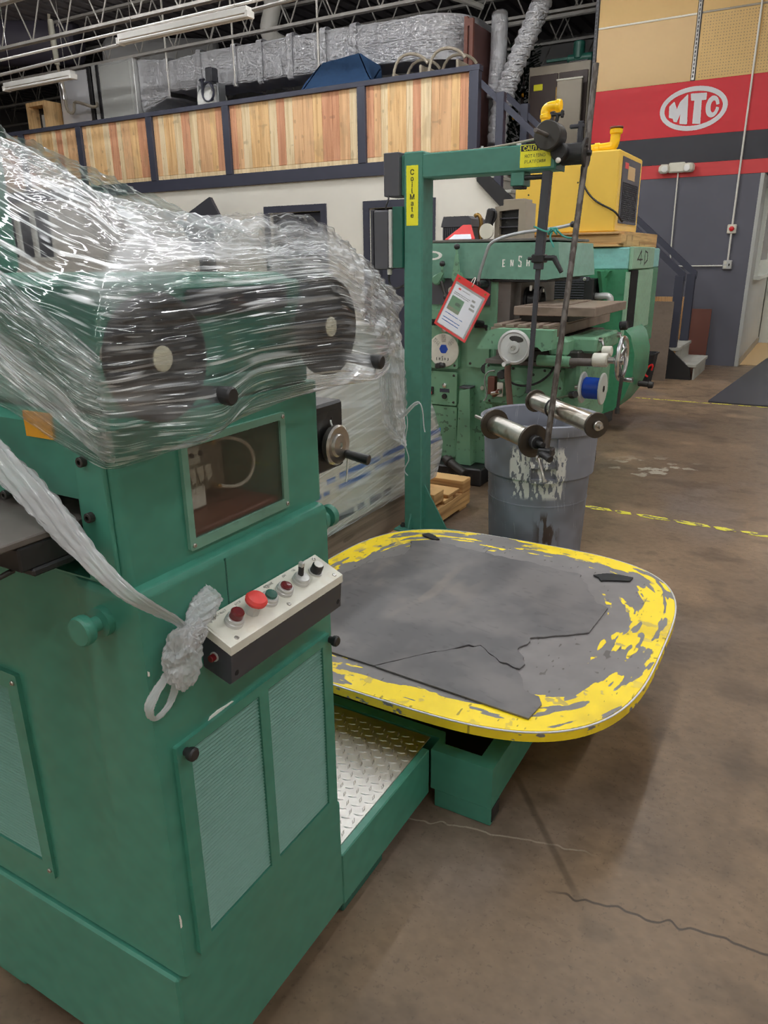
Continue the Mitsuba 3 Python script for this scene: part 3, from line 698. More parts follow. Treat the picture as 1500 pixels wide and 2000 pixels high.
pn = thing('cover_panel', 'grey flat metal panel standing in front of the brown cabinet', 'panel')
obj('sheet', bx(-4.18, -3.78, 12.80, 12.86, DECK, 4.21, .01), 'taupe', pn); obj('edge', bx(-4.19, -3.77, 12.79, 12.87, 4.2, 4.225), 'beige', pn)
mo = thing('machine_head', 'dark machine part on top of the brown cabinet', 'machine part')
obj('casting', J(cy((-4.15, 13.2, 4.56), (-3.75, 13.2, 4.56), .07), cy((-3.98, 13.2, 4.55), (-3.98, 13.2, 4.8), .09), bx(-4.5, -3.75, 13.17, 13.22, 4.56, 4.6)), 'green_dark', mo)
obj('foot', bx(-4.1, -3.8, 13.1, 13.3, 4.481, 4.52), 'black', mo)
cr = thing('wooden_crate', 'open wooden frame box on the left end of the mezzanine', 'box')
obj('frame', pr(Polygon([(-15.48, 4.0), (-14.85, 4.0), (-14.85, 4.82), (-15.48, 4.82)], [[(-15.4, 4.06), (-14.93, 4.06), (-14.93, 4.74), (-15.4, 4.74)]]), 'y', 11.6, 12.0), 'plank_gold', cr)
obj('insert', bx(-15.4, -14.93, 11.85, 11.95, 4.06, 4.74), 'black', cr); obj('sheet', bx(-15.25, -15.0, 11.78, 11.82, 4.06, 4.6), 'wall_light', cr)
obj('stand', bx(-15.5, -14.8, 11.6, 12.1, DECK, 4.0), 'brown_door', cr)
bo = [(-16.2, -15.7, 4.15), (-15.95, -15.55, 4.2)]
for k, (a, b, z) in enumerate(bo): obj('cardboard_box', bx(a, b, 11.1 + .5 * k, 11.5 + .5 * k, DECK, z, .01), 'cardboard', None, ['cardboard box behind the left end of the plank railing, in front', 'cardboard box behind the left end of the plank railing, farther back'][k], 'box')
lid = thing('tilted_screen', 'black tilted panel with a yellow clip in front of the white office wall', 'panel')
sc = pr(Polygon([(-9.75, 2.25), (-9.06, 2.56), (-8.80, 2.12), (-9.5, 1.75)]).buffer(.02), 'y', 10.0, 10.06)
obj('sheet', sc, 'charcoal', lid); obj('clip', rot(bx(-9.64, -9.58, 9.97, 10.0, 2.22, 2.34), [0, 1, 0], 20, (-9.6, 10, 2.3)), 'orange', lid)
obj('stand', bx(-9.4, -9.2, 10.0, 10.2, 0, 1.95), 'charcoal', lid)

# ------------------------------------------------------------------ the green straightener (foreground)
MX, MY0, MY1 = -.80, .66, 1.16
ms = thing('straightener_machine', 'large green metal straightening machine with grille panels and control box in the foreground', 'machine')
def chamf(poly2, z0, z1, ch=.008):
    g0, g1 = poly2, poly2.buffer(-ch, join_style=2)
    return J(pr(g0, 'z', z0, z1))
# base with forklift feet and walkway
base = Polygon([(-1.62, .652), (-.822, .652), (-.816, .658), (-.816, 1.66), (-1.62, 1.66)])
obj('base', J(bx(-1.62, -.816, .652, 1.185, .05, .366, .005)), 'green', ms)
obj('walkway_curb', bx(-.84, -.816, 1.185, 1.66, .045, .2, .003), 'green', ms)
obj('walkway_frame', bx(-1.62, -.84, 1.185, 1.66, .045, .192, .002), 'green_dark', ms)
dp = obj('diamond_plate', bx(-1.6, -.842, 1.186, 1.72, .192, .1965, .001), 'diamond', ms, 'bare aluminium tread plate')
lug = []
gi = 0
lz = trimesh.convex.convex_hull(np.array([(-.0135, 0, 0), (.0135, 0, 0), (0, -.004, 0), (0, .004, 0), (-.009, 0, .0016), (.009, 0, .0016), (0, -.0018, .002), (0, .0018, .002)]))
for i in range(22):
    for j in range(20):
        x, y = -.858 - i * .0255, 1.20 + j * .0255
        if y > 1.71: continue
        m = lz.copy(); m.apply_transform(trimesh.transformations.rotation_matrix(math.radians(20 if (i + j) % 2 else 110), [0, 0, 1])); m.apply_translation((x, y, .1964)); lug.append(m)
obj('tread_pattern', J(lug), 'diamond', dp, kind='stuff', smooth=False)
obj('screw', screw((-.862, 1.205, .1965), (0, 0, 1), .005, .002), 'black', dp)
for (a, b) in ((-1.46, -1.36),):
    obj('foot', bx(a, b, .67, .9, .0005, .05), 'green', ms)
obj('foot', bx(-1.0, -.83, 1.2, 1.4, .0005, .045), 'green_dark', ms)
# lower cabinet: plan outline with the corner pillar stepping out
pil = [(-1.62, .665), (-1.10, .665), (-1.07, .668), (-1.04, .678), (-1.01, .682), (-.98, .680), (-.95, .670), (-.925, .66), (-.815, .66), (-.804, .664), (-.8, .675), (-.8, 1.15), (-.806, 1.157), (-.815, 1.16), (-1.62, 1.16)]
dipped = np.array(pil); flat = dipped.copy(); flat[:8, 1] = .661
g = Polygon(flat)
def loft(levels):
    V = np.vstack([np.c_[p, np.full(len(p), z)] for p, z in levels]); n_, L = len(levels[0][0]), len(levels)
    i, j = np.meshgrid(np.arange(L - 1), np.arange(n_), indexing='ij')
    q = np.stack([i * n_ + j, i * n_ + (j + 1) % n_, (i + 1) * n_ + (j + 1) % n_, (i + 1) * n_ + j], -1).reshape(-1, 4)
    F = np.vstack([q[:, [0, 1, 2]], q[:, [0, 2, 3]]]); c = np.array([[-1.25, .9]])
    V = np.vstack([V, [[*c[0], levels[0][1]]], [[*c[0], levels[-1][1]]]]); k = np.arange(n_); e = (L - 1) * n_
    F = np.vstack([F, np.stack([(k + 1) % n_, k, k * 0 + len(V) - 2], 1), np.stack([e + k, e + (k + 1) % n_, k * 0 + len(V) - 1], 1)])
    m = trimesh.Trimesh(V, F, process=False)
    if m.volume < 0: m.invert()
    return m
ctr = np.array([-1.25, .91]); ins = lambda p, d: p - d * np.sign(p - ctr)
mid = lambda t: flat + (dipped - flat) * t
cab = obj('lower_cabinet', loft([(flat, .372), (flat, .40), (mid(.25), .46), (mid(.75), .56), (dipped, .64), (dipped, 1.106), (ins(dipped, .002), 1.113), (ins(dipped, .006), 1.119), (ins(dipped, .012), 1.122)]), 'green', ms, smooth=24)
for p in ([(.6625, .49), (.665, .492), (.6655, .505), (.6635, .518), (.6622, .52)], [(.663, .988), (.6655, .987), (.666, .994), (.6635, .996)]): obj('paint_chip', pr(p, 'x', -.8004, -.7985), 'white', cab)
obj('plinth_gap', pr(g.buffer(-.006), 'z', .366, .372), 'black', ms)
obj('seam', bx(-.801, -.7995, .849, .852, 1.0, 1.112, 0), 'green_dark', cab)
for (o, w) in (((-.876, .66, 1.066), (0, -1, 0)), ((-.80, 1.12, 1.075), (0, 1, 0))):
    if w[1] > 0: o = (-.83, 1.16, 1.075)
    obj('lift_pin', lathe([(.024, 0), (.024, .012), (.012, .014), (.012, .03), (.022, .032), (.0235, .036), (.0235, .046), (.021, .049)], o, w, 32), 'green', ms)
# side door with two grilles
def grille(kind, parent, plane, a0, a1, z0, z1, holes, o, n, m='green'):
    out = rr(a0, a1, z0, z1, .004, 3)
    hs = [sbox(*h) for h in holes]
    for h in hs: out = out.difference(h)
    d = obj(kind, pr(out, plane, o, o + n * .009), m, parent)
    for h in holes:
        b = [bx(o, o + n * .001, h[0], h[2], h[1], h[3], 0)] if plane == 'x' else [bx(h[0], h[2], o, o + n * .001, h[1], h[3], 0)]
        lv = []
        for z in np.arange(h[1] + .002, h[3] - .004, .0074):
            sec = [(o + n * .0012, z), (o + n * .0060, z + .0004), (o + n * .0060, z + .0014), (o + n * .0012, z + .0050)]
            if plane == 'x': q = np.array([(s[0], y, s[1]) for y in (h[0], h[2]) for s in sec])
            else: q = np.array([(y, s[0], s[1]) for y in (h[0], h[2]) for s in sec])
            lv.append(trimesh.convex.convex_hull(q))
        obj('grille_backing', J(b), 'green_dark', d)
        obj('louvers', J(lv), 'screen_green', d, 'pale ribbed louvers', kind='stuff', smooth=False)
    return d
d = grille('side_door', ms, 'x', .692, 1.135, .402, .842, [(.722, .428, .899, .822), (.925, .428, 1.105, .822)], -.80, 1)
for y, z in ((.711, .825), (1.131, .828)):
    obj('door_knob', lathe([(.007, 0), (.007, .008), (.0105, .010), (.0115, .014), (.0115, .019), (.009, .022)], (-.792, y, z), (1, 0, 0)), 'black', d, 'black door knob')
obj('paint_scrape', pr(Polygon([(.775, .842), (.84, .843), (.836, .846), (.82, .8465), (.80, .849), (.78, .847)]), 'x', -.7998, -.7985), 'white', d, 'white scraped paint')
d = grille('front_door', ms, 'y', -1.6, -1.135, .436, .893, [(-1.57, .47, -1.165, .86)], .665, -1)
for z in (.455, .876):
    obj('screw', screw((-1.146, .656, z), (0, -1, 0), .005), 'steel', d)
# upper body, hollow behind the window and the feed slot
ub = man(pr(rr(-1.62, -.825, .668, 1.178, .018, 4), 'z', 1.122, 1.36))
ub = ub - man(bx(-1.02, -.80, .80, 1.047, 1.15, 1.315, 0)) - man(bx(-1.04, -.905, .6, .76, 1.125, 1.252, 0)) - man(bx(-1.25, -.905, .62, .79, 1.125, 1.235, 0))
obj('upper_body', ub, 'green', ms)
obj('seam_plate', pr(rr(-.895, -.835, .661, .669, .003).union(sbox(-.895, .664, -.845, .67)), 'z', 1.13, 1.36), 'green', ms)
for p in ((-.872, .661, 1.315), (-.872, .661, 1.232), (-.858, .661, 1.136), (-1.075, .668, 1.235)):
    obj('cap_screw', lathe([(.0075, 0), (.0075, .008), (.0065, .009), (.0035, .009), (.0035, .004)], p, (0, -1, 0), 16), 'cast', ms)
wd = obj('window_frame', pr(rr(.795, 1.056, 1.140, 1.3205, .004).difference(rr(.808, 1.041, 1.157, 1.308, .003)), 'x', -.826, -.818), 'mill_blue', ms, 'dull green window frame')
obj('pane', bx(-.824, -.8225, .808, 1.041, 1.157, 1.308, 0), 'window_glass', wd, 'brownish clear pane')
for y in (.803, 1.049):
    for z in (1.148, 1.313): obj('screw', screw((-.818, y, z), (1, 0, 0), .004, .003), 'steel', wd)
gx = obj('roller_train', J(bx(-.98, -.93, .802, .95, 1.235, 1.272), bx(-.97, -.905, .802, .93, 1.165, 1.205), bx(-.99, -.93, .80, 1.04, 1.152, 1.16),
    *[trimesh.convex.convex_hull(np.array([(x, y + a, z) for x in (-.96, -.915) for a, z in ((-.008, 1.236), (.008, 1.236), (.009, 1.212), (-.001, 1.206))])) for y in np.arange(.812, .95, .0195)]), 'plate_white', ms, 'dirty pale feed mechanism')
obj('backing', J(bx(-1.018, -1.012, .801, 1.046, 1.151, 1.314, 0), bx(-.99, -.96, .95, 1.04, 1.17, 1.30)), 'taupe', gx)
obj('sump', bx(-1.01, -.835, .801, 1.046, 1.1505, 1.162), 'red_brown', gx, 'red brown sump edge')
obj('bolts', J([lathe([(.0045, 0), (.0045, .004)], (-.93, y, 1.255), (1, 0, 0), 10) for y in np.arange(.815, .95, .022)] + [lathe([(.003, 0), (.003, .004)], (-.93, y, 1.285), (1, 0, 0), 10) for y in np.arange(.83, .93, .026)]), 'cast', gx)
obj('hose', tube(smoothpath([(-.90, .938, 1.282), (-.88, .965, 1.285), (-.87, 1.0, 1.27), (-.87, 1.022, 1.235), (-.875, 1.01, 1.20), (-.885, .975, 1.192), (-.90, .95, 1.2)], 8), .0035, 8), 'clear_hose', gx)
obj('hose', tube(smoothpath([(-.90, .83, 1.24), (-.885, .835, 1.22), (-.88, .832, 1.19), (-.88, .822, 1.155)], 8), .003, 8), 'clear_hose', gx)
for p in ((-.905, .938, 1.282), (-.905, .945, 1.2)): obj('fitting', cy(p, (p[0] + .02, p[1], p[2]), .005, n=8), 'brass', gx)
# feed table and its clamp bar
ft = obj('feed_table', bx(-1.5, -.912, .40, .79, 1.208, 1.219, .002), 'iron', ms, 'worn grey steel feed table')
obj('clamp_bar', J(bx(-1.5, -.913, .565, .70, 1.17, 1.207), bx(-1.5, -.908, .58, .66, 1.16, 1.172)), 'black', ft)
for x in (-.945, -.985, -1.04): obj('bolt', J(cy((x, .575, 1.166), (x - .004, .54, 1.160), .004), cy((x - .004, .55, 1.161), (x - .006, .532, 1.158), .0075)), 'cast', ft)
obj('sticker', bx(-.997, -.935, .664, .668, 1.338, 1.376, 0), 'orange', ms, 'orange yellow sticker')
# head under the film
hd = obj('head', bx(-2.4, -.872, .74, 1.17, 1.36, 1.56, .012), 'green', ms)
obj('gear_cover', bx(-.872, -.845, .84, 1.16, 1.40, 1.548, .006), 'green', hd)
obj('slot_cover', bx(-.846, -.83, .86, 1.10, 1.50, 1.54, .004), 'charcoal', hd)
obj('side_plate', bx(-.872, -.838, .80, 1.16, 1.362, 1.40, .004), 'green', hd)
obj('mast', bx(-1.95, -1.62, 1.02, 1.14, 1.56, 1.84, .01), 'green', hd)
obj('rear_bracket', bx(-1.3, -.95, 1.178, 1.45, 1.11, 1.27, .006), 'black', ms)
def wheel(y, z, r, hy, hz, name='hand_wheel'):
    k = obj(name, lathe([(r * .2, 0), (r * .85, .006), (r, .004), (r, .02), (r * .93, .024), (r * .85, .016), (r * .3, .012), (r * .26, .02), (.018, .02)], (-.785, y, z), (1, 0, 0), 48), 'rubber', ms, 'black hand wheel')
    obj('hub', lathe([(.0175, 0), (.0175, .002), (.012, .004)], (-.765, y, z), (1, 0, 0), 24), 'offwhite_hub', k, 'cream hub cap')
    obj('crank_handle', lathe([(.009, 0), (.009, .012), (.011, .03), (.0135, .058), (.0135, .066), (.011, .069)], (-.769, hy, hz), (1, .05, -.05), 24), 'black', k)
    obj('axle', cy((-.872, y, z), (-.785, y, z), .016), 'steel', k)
wheel(.726, 1.456, .086, .786, 1.403)
wheel(1.135, 1.466, .086, 1.205, 1.401)
# small wheel on the rear bracket
sw = obj('adjusting_wheel', lathe([(.012, 0), (.044, .006), (.047, .012), (.047, .02), (.043, .025), (.028, .022), (.024, .028), (.008, .029), (.006, .024)], (-.945, 1.385, 1.175), (1, 0, 0), 40), 'steel', ms, 'bare steel adjusting wheel')
obj('crank_handle', cy((-.922, 1.415, 1.148), (-.862, 1.42, 1.138), .010, .0125), 'black', sw)
obj('rear_plate', pr(rr(1.33, 1.43, 1.12, 1.25, .003).difference(sbox(1.385, 1.21, 1.40, 1.235)), 'x', -.952, -.949), 'black', ms)
zt = thing('cable_tie', 'white cable tie looped through the black plate above the small steel wheel', 'cable tie')
obj('loop', tube(smoothpath([(-.947, 1.392, 1.23), (-.935, 1.392, 1.215), (-.93, 1.41, 1.215), (-.93, 1.432, 1.19), (-.93, 1.434, 1.165), (-.93, 1.43, 1.10), (-.93, 1.424, 1.075)], 8), .0022, 6), 'white', zt)
obj('head', bx(-.935, -.926, 1.428, 1.438, 1.16, 1.172, .002), 'white', zt)
# control box
cbx = obj('control_box', trimesh.convex.convex_hull(np.array([(x, y, z) for y in (.777, 1.1) for x, z in ((-.798, .946), (-.744, .928), (-.740, .931), (-.736, .988), (-.798, 1.014))])), 'charcoal', ms, 'dark grey control box with white face')
tz = lambda x: 1.03 + (x + .80) * (-.030 / .06)
obj('lid', trimesh.convex.convex_hull(np.array([(x, y, z) for y in (.775, 1.102) for x, z in ((-.798, 1.012), (-.734, .984), (-.734, 1.0 - .001), (-.798, 1.029))])), 'plate_white', cbx, 'cream lid')
nx = np.array([.03, 0, .06]); nx /= np.linalg.norm(nx); ux = np.array([.06, 0, -.03]); ux /= np.linalg.norm(ux)
fp_ = lambda x, h=0: np.array([x, 0, tz(x)]) + nx * h
fo = obj('face_plate', trimesh.convex.convex_hull(np.array([(*(fp_(x, h)[[0]]), y, fp_(x, h)[2]) for x in (-.796, -.737) for y in (.779, 1.098) for h in (-.001, .0016)])), 'plate_white', cbx)
def on_face(x, y, h=.0016): q = fp_(x, h); return (q[0], y, q[2])
bz = [(.0165, 0), (.0165, .006), (.015, .007), (.015, .012), (.0135, .0135)]
btn = [('pilot_light', .822, [(.0115, 0), (.0115, .012), (.0095, .0145)], 'red_dark', 'dark red indicator lamp', .0125), ('stop_button', .868, [(.009, 0), (.009, .004), (.019, .006), (.0195, .011), (.016, .016), (.009, .018)], 'estop', 'red mushroom stop button', .018),
       ('push_button', .914, [(.0105, 0), (.0105, .006), (.008, .007)], 'green_dark', 'dark green push button', .0125), ('push_button', .958, [(.0105, 0), (.0105, .004), (.008, .005)], 'red_dark', 'dull red push button', .0125)]
for nm, y, prof, m, lb, h in btn:
    o = np.array(on_face(-.767, y))
    k = obj(nm, lathe(prof, o + nx * h, nx, 32), m, cbx, lb)
    obj('bezel', lathe(bz if h < .015 else [(.014, 0), (.014, .008), (.012, .018)], o, nx, 32 if h < .015 else 8), 'zinc', k)
o = np.array(on_face(-.767, 1.008))
k = obj('selector_switch', lathe(bz, o, nx, 32), 'zinc', cbx, 'selector switch with black lever')
obj('lever', rot(bx(o[0] - .005, o[0] + .005, o[1] - .004, o[1] + .004, o[2] + .012, o[2] + .04, .002), [0, 1, 0], 8, o), 'black', k); obj('tip', rot(bx(o[0] - .0055, o[0] + .0055, o[1] - .0045, o[1] + .0045, o[2] + .03, o[2] + .041, .002), [0, 1, 0], 8, o), 'zinc', k)
o = np.array(on_face(-.767, 1.056))
k = obj('dial_knob', lathe([(.0115, 0), (.011, .014), (.0095, .016)], o + nx * .004, nx, 32), 'black', cbx, 'black dial knob with white cap')
obj('cap', lathe([(.009, 0), (.009, .0015), (.0085, .002)], o + nx * .0195, nx, 24), 'white', k); obj('skirt', lathe([(.014, 0), (.014, .004)], o, nx, 32), 'zinc', k)
for y in (.80, .94, 1.085):
    for x in (-.790, -.743): obj('screw', screw(on_face(x, y), nx, .0042, .0022), 'steel', cbx)
for s, y in (('LUBE FAULT', .815), ('STOP', .862), ('REVERSE', .945), ('OFF', .992), ('ON', 1.02)):
    obj('lettering', txt(s, .0042, on_face(-.7895, y, .0017), (0, 1, 0), -ux, .0003), 'ink_grey', cbx)
obj('side_button', lathe([(.006, 0), (.006, .01), (.005, .011)], (-.772, .777, .972), (0, -1, 0)), 'red_dark', cbx, 'small dark red button'); obj('side_bezel', lathe([(.0085, 0), (.0085, .002)], (-.772, .777, .972), (0, -1, 0)), 'zinc', cbx)
for y in (.79, 1.09): obj('mounting_hole', cy((-.741, y, .945), (-.7385, y, .945), .005, n=16), 'dark_void', cbx)

# ------------------------------------------------------------------ platform base, turntable, rubber mat
tt = thing('turntable', 'rotating platform with chipped yellow paint on a green welded base', 'turntable')
fr = Polygon([(-1.75, 1.725), (-.812, 1.725), (-.812, 1.663), (-.616, 1.663), (-.616, 2.6), (-.9, 3.38), (-1.75, 3.38)], [[(-1.5, 1.77), (-.81, 1.76), (-.79, 1.706), (-.668, 1.706), (-.668, 2.5), (-1.5, 2.5)]])
obj('frame', pr(fr, 'z', .062, .2), 'green', tt)
obj('frame_floor', bx(-1.5, -.69, 1.73, 2.5, .07, .08, 0), 'dark_void', tt)
for (x0, x1, y0, y1) in ((-.80, -.616, 1.664, 1.735), (-1.75, -1.6, 3.2, 3.38)):
    obj('foot', bx(x0, x1 - .002, y0, y1, .0005, .062, .002), 'green', tt)
    obj('end_cap', bx(x1 - .0025, x1, y0 + .008, y1 - .004, .008, .055, .001), 'black', tt)
obj('pedestal', J(cy((PCX, PCY, .08), (PCX, PCY, .33), .30, n=48), cy((PCX, PCY, .28), (PCX, PCY, .328), .42, n=48)), 'black', tt)
def squircle(a, b, n=140, e=3.4): 
    t = np.linspace(0, 2 * np.pi, n, endpoint=False); c, s = np.cos(t), np.sin(t)
    return Polygon(np.c_[PCX + a * np.sign(c) * np.abs(c) ** (2 / e), PCY + b * np.sign(s) * np.abs(s) ** (2 / e)])
obj('top_plate', J(pr(squircle(.694, .706), 'z', .356, PZ), pr(squircle(.70, .712), 'z', .329, .356)), 'turntable_paint', tt, 'yellow plate worn to grey steel', smooth=25)
obj('edge_bead', pr(squircle(.7005, .7125).difference(squircle(.6955, .7075)), 'z', .3562, .3595), 'zinc', tt)
def ragged(pts, amp=.006, step=.02, seed=0, keep=()):
    r = np.random.default_rng(seed); out = []
    for i in range(len(pts)):
        a, b = np.array(pts[i]), np.array(pts[(i + 1) % len(pts)]); n = max(1, int(np.linalg.norm(b - a) / step))
        for k in range(n):
            q = a + (b - a) * k / n
            out.append(q + (r.normal(0, amp, 2) if i not in keep and k else 0))
    return Polygon(out).buffer(0)
main = ragged([(-1.56, 1.775), (-1.06, 1.752), (-.93, 1.926), (-.815, 2.035), (-.72, 1.965), (-.652, 1.955), (-.646, 1.99), (-.70, 2.068), (-.669, 2.179), (-.60, 2.23), (-.526, 2.294), (-.516, 2.513), (-.56, 2.53), (-.60, 2.60), (-.63, 2.66), (-.684, 2.762), (-.88, 2.785), (-1.084, 2.794), (-1.25, 2.80), (-1.38, 2.83), (-1.468, 2.77), (-1.42, 2.65), (-1.416, 2.615), (-1.50, 2.50), (-1.56, 2.2)], .005, .022, 3, (0, 1, 10, 24))
tri = ragged([(-1.055, 1.750), (-.538, 1.716), (-.528, 1.80), (-.548, 1.835), (-.60, 1.85), (-.622, 1.90), (-.66, 1.945), (-.72, 1.958), (-.815, 2.03), (-.926, 1.921)], .003, .025, 5, (0, 1))
main = main.difference(tri.buffer(.0025))
obj('rubber_mat', pr(main, 'z', PZ + .002, PZ + .0065), 'mat_rubber', None, 'big torn grey rubber mat lying on the yellow turntable', 'rubber mat')
obj('rubber_mat', pr(tri, 'z', PZ + .002, PZ + .007), 'mat_rubber', None, 'broken triangular corner of the rubber mat at the near edge', 'rubber mat')
obj('rubber_scrap', pr(ragged([(-.64, 2.78), (-.60, 2.74), (-.50, 2.79), (-.495, 2.83), (-.60, 2.82)], .004, .02, 6), 'z', PZ + .002, PZ + .008), 'rubber', None, 'curled strip of torn rubber at the right of the turntable', 'rubber scrap')
obj('rubber_scrap', pr(ragged([(-1.46, 2.87), (-1.38, 2.835), (-1.36, 2.85), (-1.44, 2.90)], .004, .02, 8), 'z', PZ + .002, PZ + .008), 'rubber', None, 'small torn rubber flap at the far edge of the turntable by the post', 'rubber scrap')

# ------------------------------------------------------------------ post with arm, dancer rods and rollers
ap = thing('arm_post', 'tall green square post with an overhead arm standing behind the turntable', 'post')
PX0, PX1, PY0, PY1 = -1.775, -1.675, 3.277, 3.39
obj('post', bx(PX0, PX1, PY0, PY1, .212, 2.042, .006), 'green_post', ap)
obj('arm', bx(PX1 - .004, -1.056, PY0, PY1, 1.927, 2.030, .006), 'green_post', ap)
obj('end_plate', bx(-1.058, -1.052, PY0 - .003, PY1 + .003, 1.925, 2.033, .002), 'green_dark', ap)
bp = obj('base_plate', bx(-1.82, -1.47, 3.24, 3.38, .2005, .213), 'green_post', ap)
for x in (-1.505, -1.79): obj('bolt', lathe([(.014, 0), (.014, .012), (.009, .013), (.009, .022)], (x, 3.29, .213), (0, 0, 1), 6), 'cast', bp)
obj('gusset', pr([(PX1, .213), (-1.53, .213), (PX1, .46)], 'y', 3.31, 3.32), 'green_post', ap)
obj('gusset', pr([(3.24, .213), (3.277, .213), (3.277, .3)], 'x', -1.74, -1.73), 'green_post', ap)
lb = obj('name_plate', bx(-1.759, -1.698, PY0 - .002, PY0, 1.727, 1.984, 0), 'sign_yellow', ap, 'yellow nameplate with vertical lettering')
for i, c in enumerate('CoilMate'):
    obj('lettering', txt(c, .021 if c.islower() and c not in 'lt' else .022, (-1.7285, PY0 - .002, 1.945 - i * .0262), (1, 0, 0), (0, 0, 1), .0006, True), 'ink', lb)
cs = obj('caution_plate', bx(-1.212, -1.077, PY0 - .002, PY0, 1.940, 2.028, 0), 'sign_yellow', ap, 'yellow and black warning plate')
obj('black_field', bx(-1.209, -1.08, PY0 - .0026, PY0 - .002, 2.003, 2.025, 0), 'ink', cs)
obj('lettering', txt('CAUTION', .0165, (-1.146, PY0 - .0026, 2.0055), (1, 0, 0), (0, 0, 1), .0006, True), 'sign_yellow', cs)
for s, z in (('ROTATING', 1.978), ('PLATFORM', 1.956)): obj('lettering', txt(s, .0125, (-1.146, PY0 - .002, z), (1, 0, 0), (0, 0, 1), .0006), 'ink', cs)
obj('junction_box', bx(-1.872, -1.79, 3.262, 3.40, 1.857, 2.043, .003), 'grey_box', ap, 'dark grey box')
obj('mount_strip', bx(-1.79, -1.775, 3.285, 3.36, 1.86, 2.03), 'green_post', ap)
en = obj('enclosure', bx(-1.925, -1.843, 3.25, 3.45, 1.535, 1.798, .006), 'grey_box', ap, 'dark grey control enclosure')
obj('lid', bx(-1.938, -1.925, 3.245, 3.455, 1.53, 1.803), 'charcoal', en); obj('rim', bx(-1.843, -1.828, 3.25, 3.45, 1.54, 1.80), 'zinc', en)
obj('bracket', bx(-1.828, -1.776, 3.262, 3.29, 1.54, 1.812), 'green_dark', en); obj('gland', cy((-1.86, 3.29, 1.535), (-1.86, 3.29, 1.508), .012, n=8), 'white', en)
obj('cable', tube(smoothpath([(-1.86, 3.29, 1.51), (-1.862, 3.29, 1.475), (-1.84, 3.29, 1.447), (-1.80, 3.29, 1.452), (-1.775, 3.29, 1.462)]), .005), 'black', en)
obj('cable', tube(smoothpath([(-1.85, 3.262, 1.86), (-1.845, 3.258, 1.845), (-1.858, 3.255, 1.81), (-1.858, 3.27, 1.795)]), .004), 'black', en)
obj('clip', J(cy((-1.41, 3.33, 2.03), (-1.41, 3.33, 2.045), .006, n=8), cy((-1.24, 3.33, 2.03), (-1.24, 3.33, 2.042), .012, n=8)), 'zinc', ap)
obj('cable', tube(smoothpath([(-1.62, 3.34, 2.034), (-1.41, 3.34, 2.036), (-1.28, 3.34, 2.045), (-1.15, 3.34, 2.058)]), .005), 'taupe', ap)
cyl = obj('brake_drum', lathe([(.052, 0), (.056, .004), (.056, .088), (.05, .092), (.03, .092), (.03, .14)], (-1.075, 3.20, 2.047), (0, 1, 0), 40), 'cast', ap, 'black cylinder')
obj('shaft', cy((-1.075, 3.06, 2.047), (-1.075, 3.2, 2.047), .0085, n=16), 'iron', cyl)
obj('wing_knob', J(cy((-1.055, 3.25, 2.10), (-1.05, 3.25, 2.122), .008), bx(-1.078, -1.024, 3.243, 3.257, 2.12, 2.132, .004), bx(-1.076, -1.066, 3.243, 3.257, 2.125, 2.138), bx(-1.038, -1.026, 3.243, 3.257, 2.112, 2.14)), 'black', cyl)
hb = obj('pivot_hub', J(cy((-1.05, 3.33, 1.985), (-.95, 3.33, 1.985), .042, n=32), cy((-1.04, 3.25, 1.99), (-1.04, 3.34, 1.99), .035)), 'black', ap, 'black pivot hub')
obj('flange', cy((-.952, 3.33, 1.985), (-.942, 3.33, 1.985), .058, n=40), 'cast', hb); obj('bolt', J(cy((-.942, 3.33, 1.985), (-.925, 3.33, 1.985), .012, n=6), cy((-.942, 3.31, 2.01), (-.934, 3.31, 2.01), .007, n=6)), 'cast', hb)
obj('ball_knob', trimesh.creation.icosphere(2, .011).apply_translation((-1.035, 3.24, 1.955)), 'white', hb)
obj('collar', J(cy((-.985, 3.36, 2.02), (-.985, 3.36, 2.11), .012), bx(-1.03, -.97, 3.35, 3.37, 2.085, 2.1)), 'charcoal', hb)
obj('hanger_block', bx(-1.255, -1.195, 3.285, 3.37, 1.872, 1.928), 'green_post', ap); obj('pivot_pin', J(cy((-1.196, 3.30, 1.903), (-1.10, 3.30, 1.903), .010), bx(-1.247, -1.205, 3.29, 3.36, 1.862, 1.873)), 'black', ap)
def bar(p, q, w, m, name, par, b=.002):
    p, q = np.array(p), np.array(q); L = np.linalg.norm(q - p); g = bx(-w / 2, w / 2, -w / 2, w / 2, 0, L, b); u, v, d = basis(q - p)
    g.apply_transform(np.vstack([np.c_[u, v, d, p], [0, 0, 0, 1]])); return obj(name, g, m, par)
b1 = bar((-1.096, 3.30, 1.922), (-1.111, 3.29, 1.53), .036, 'charcoal', 'hanging_bar', ap)
bar((-1.111, 3.29, 1.54), (-1.125, 3.285, .985), .019, 'charcoal', 'sliding_bar', ap)
obj('clamp', J(bx(-1.137, -1.080, 3.262, 3.318, 1.558, 1.592, .004), cy((-1.16, 3.29, 1.575), (-1.135, 3.29, 1.575), .007)), 'black', b1)
obj('clamp_handle', J(cy((-1.085, 3.28, 1.577), (-1.035, 3.275, 1.577), .011), cy((-1.04, 3.275, 1.58), (-1.000, 3.27, 1.518), .012, .009)), 'black', b1)
lr = obj('long_rod', tube([(-.944, 3.37, 2.315), (-.949, 3.345, 2.0), (-.927, 2.976, .807)], .0125, 14), 'rod', ap, 'worn round steel rod')
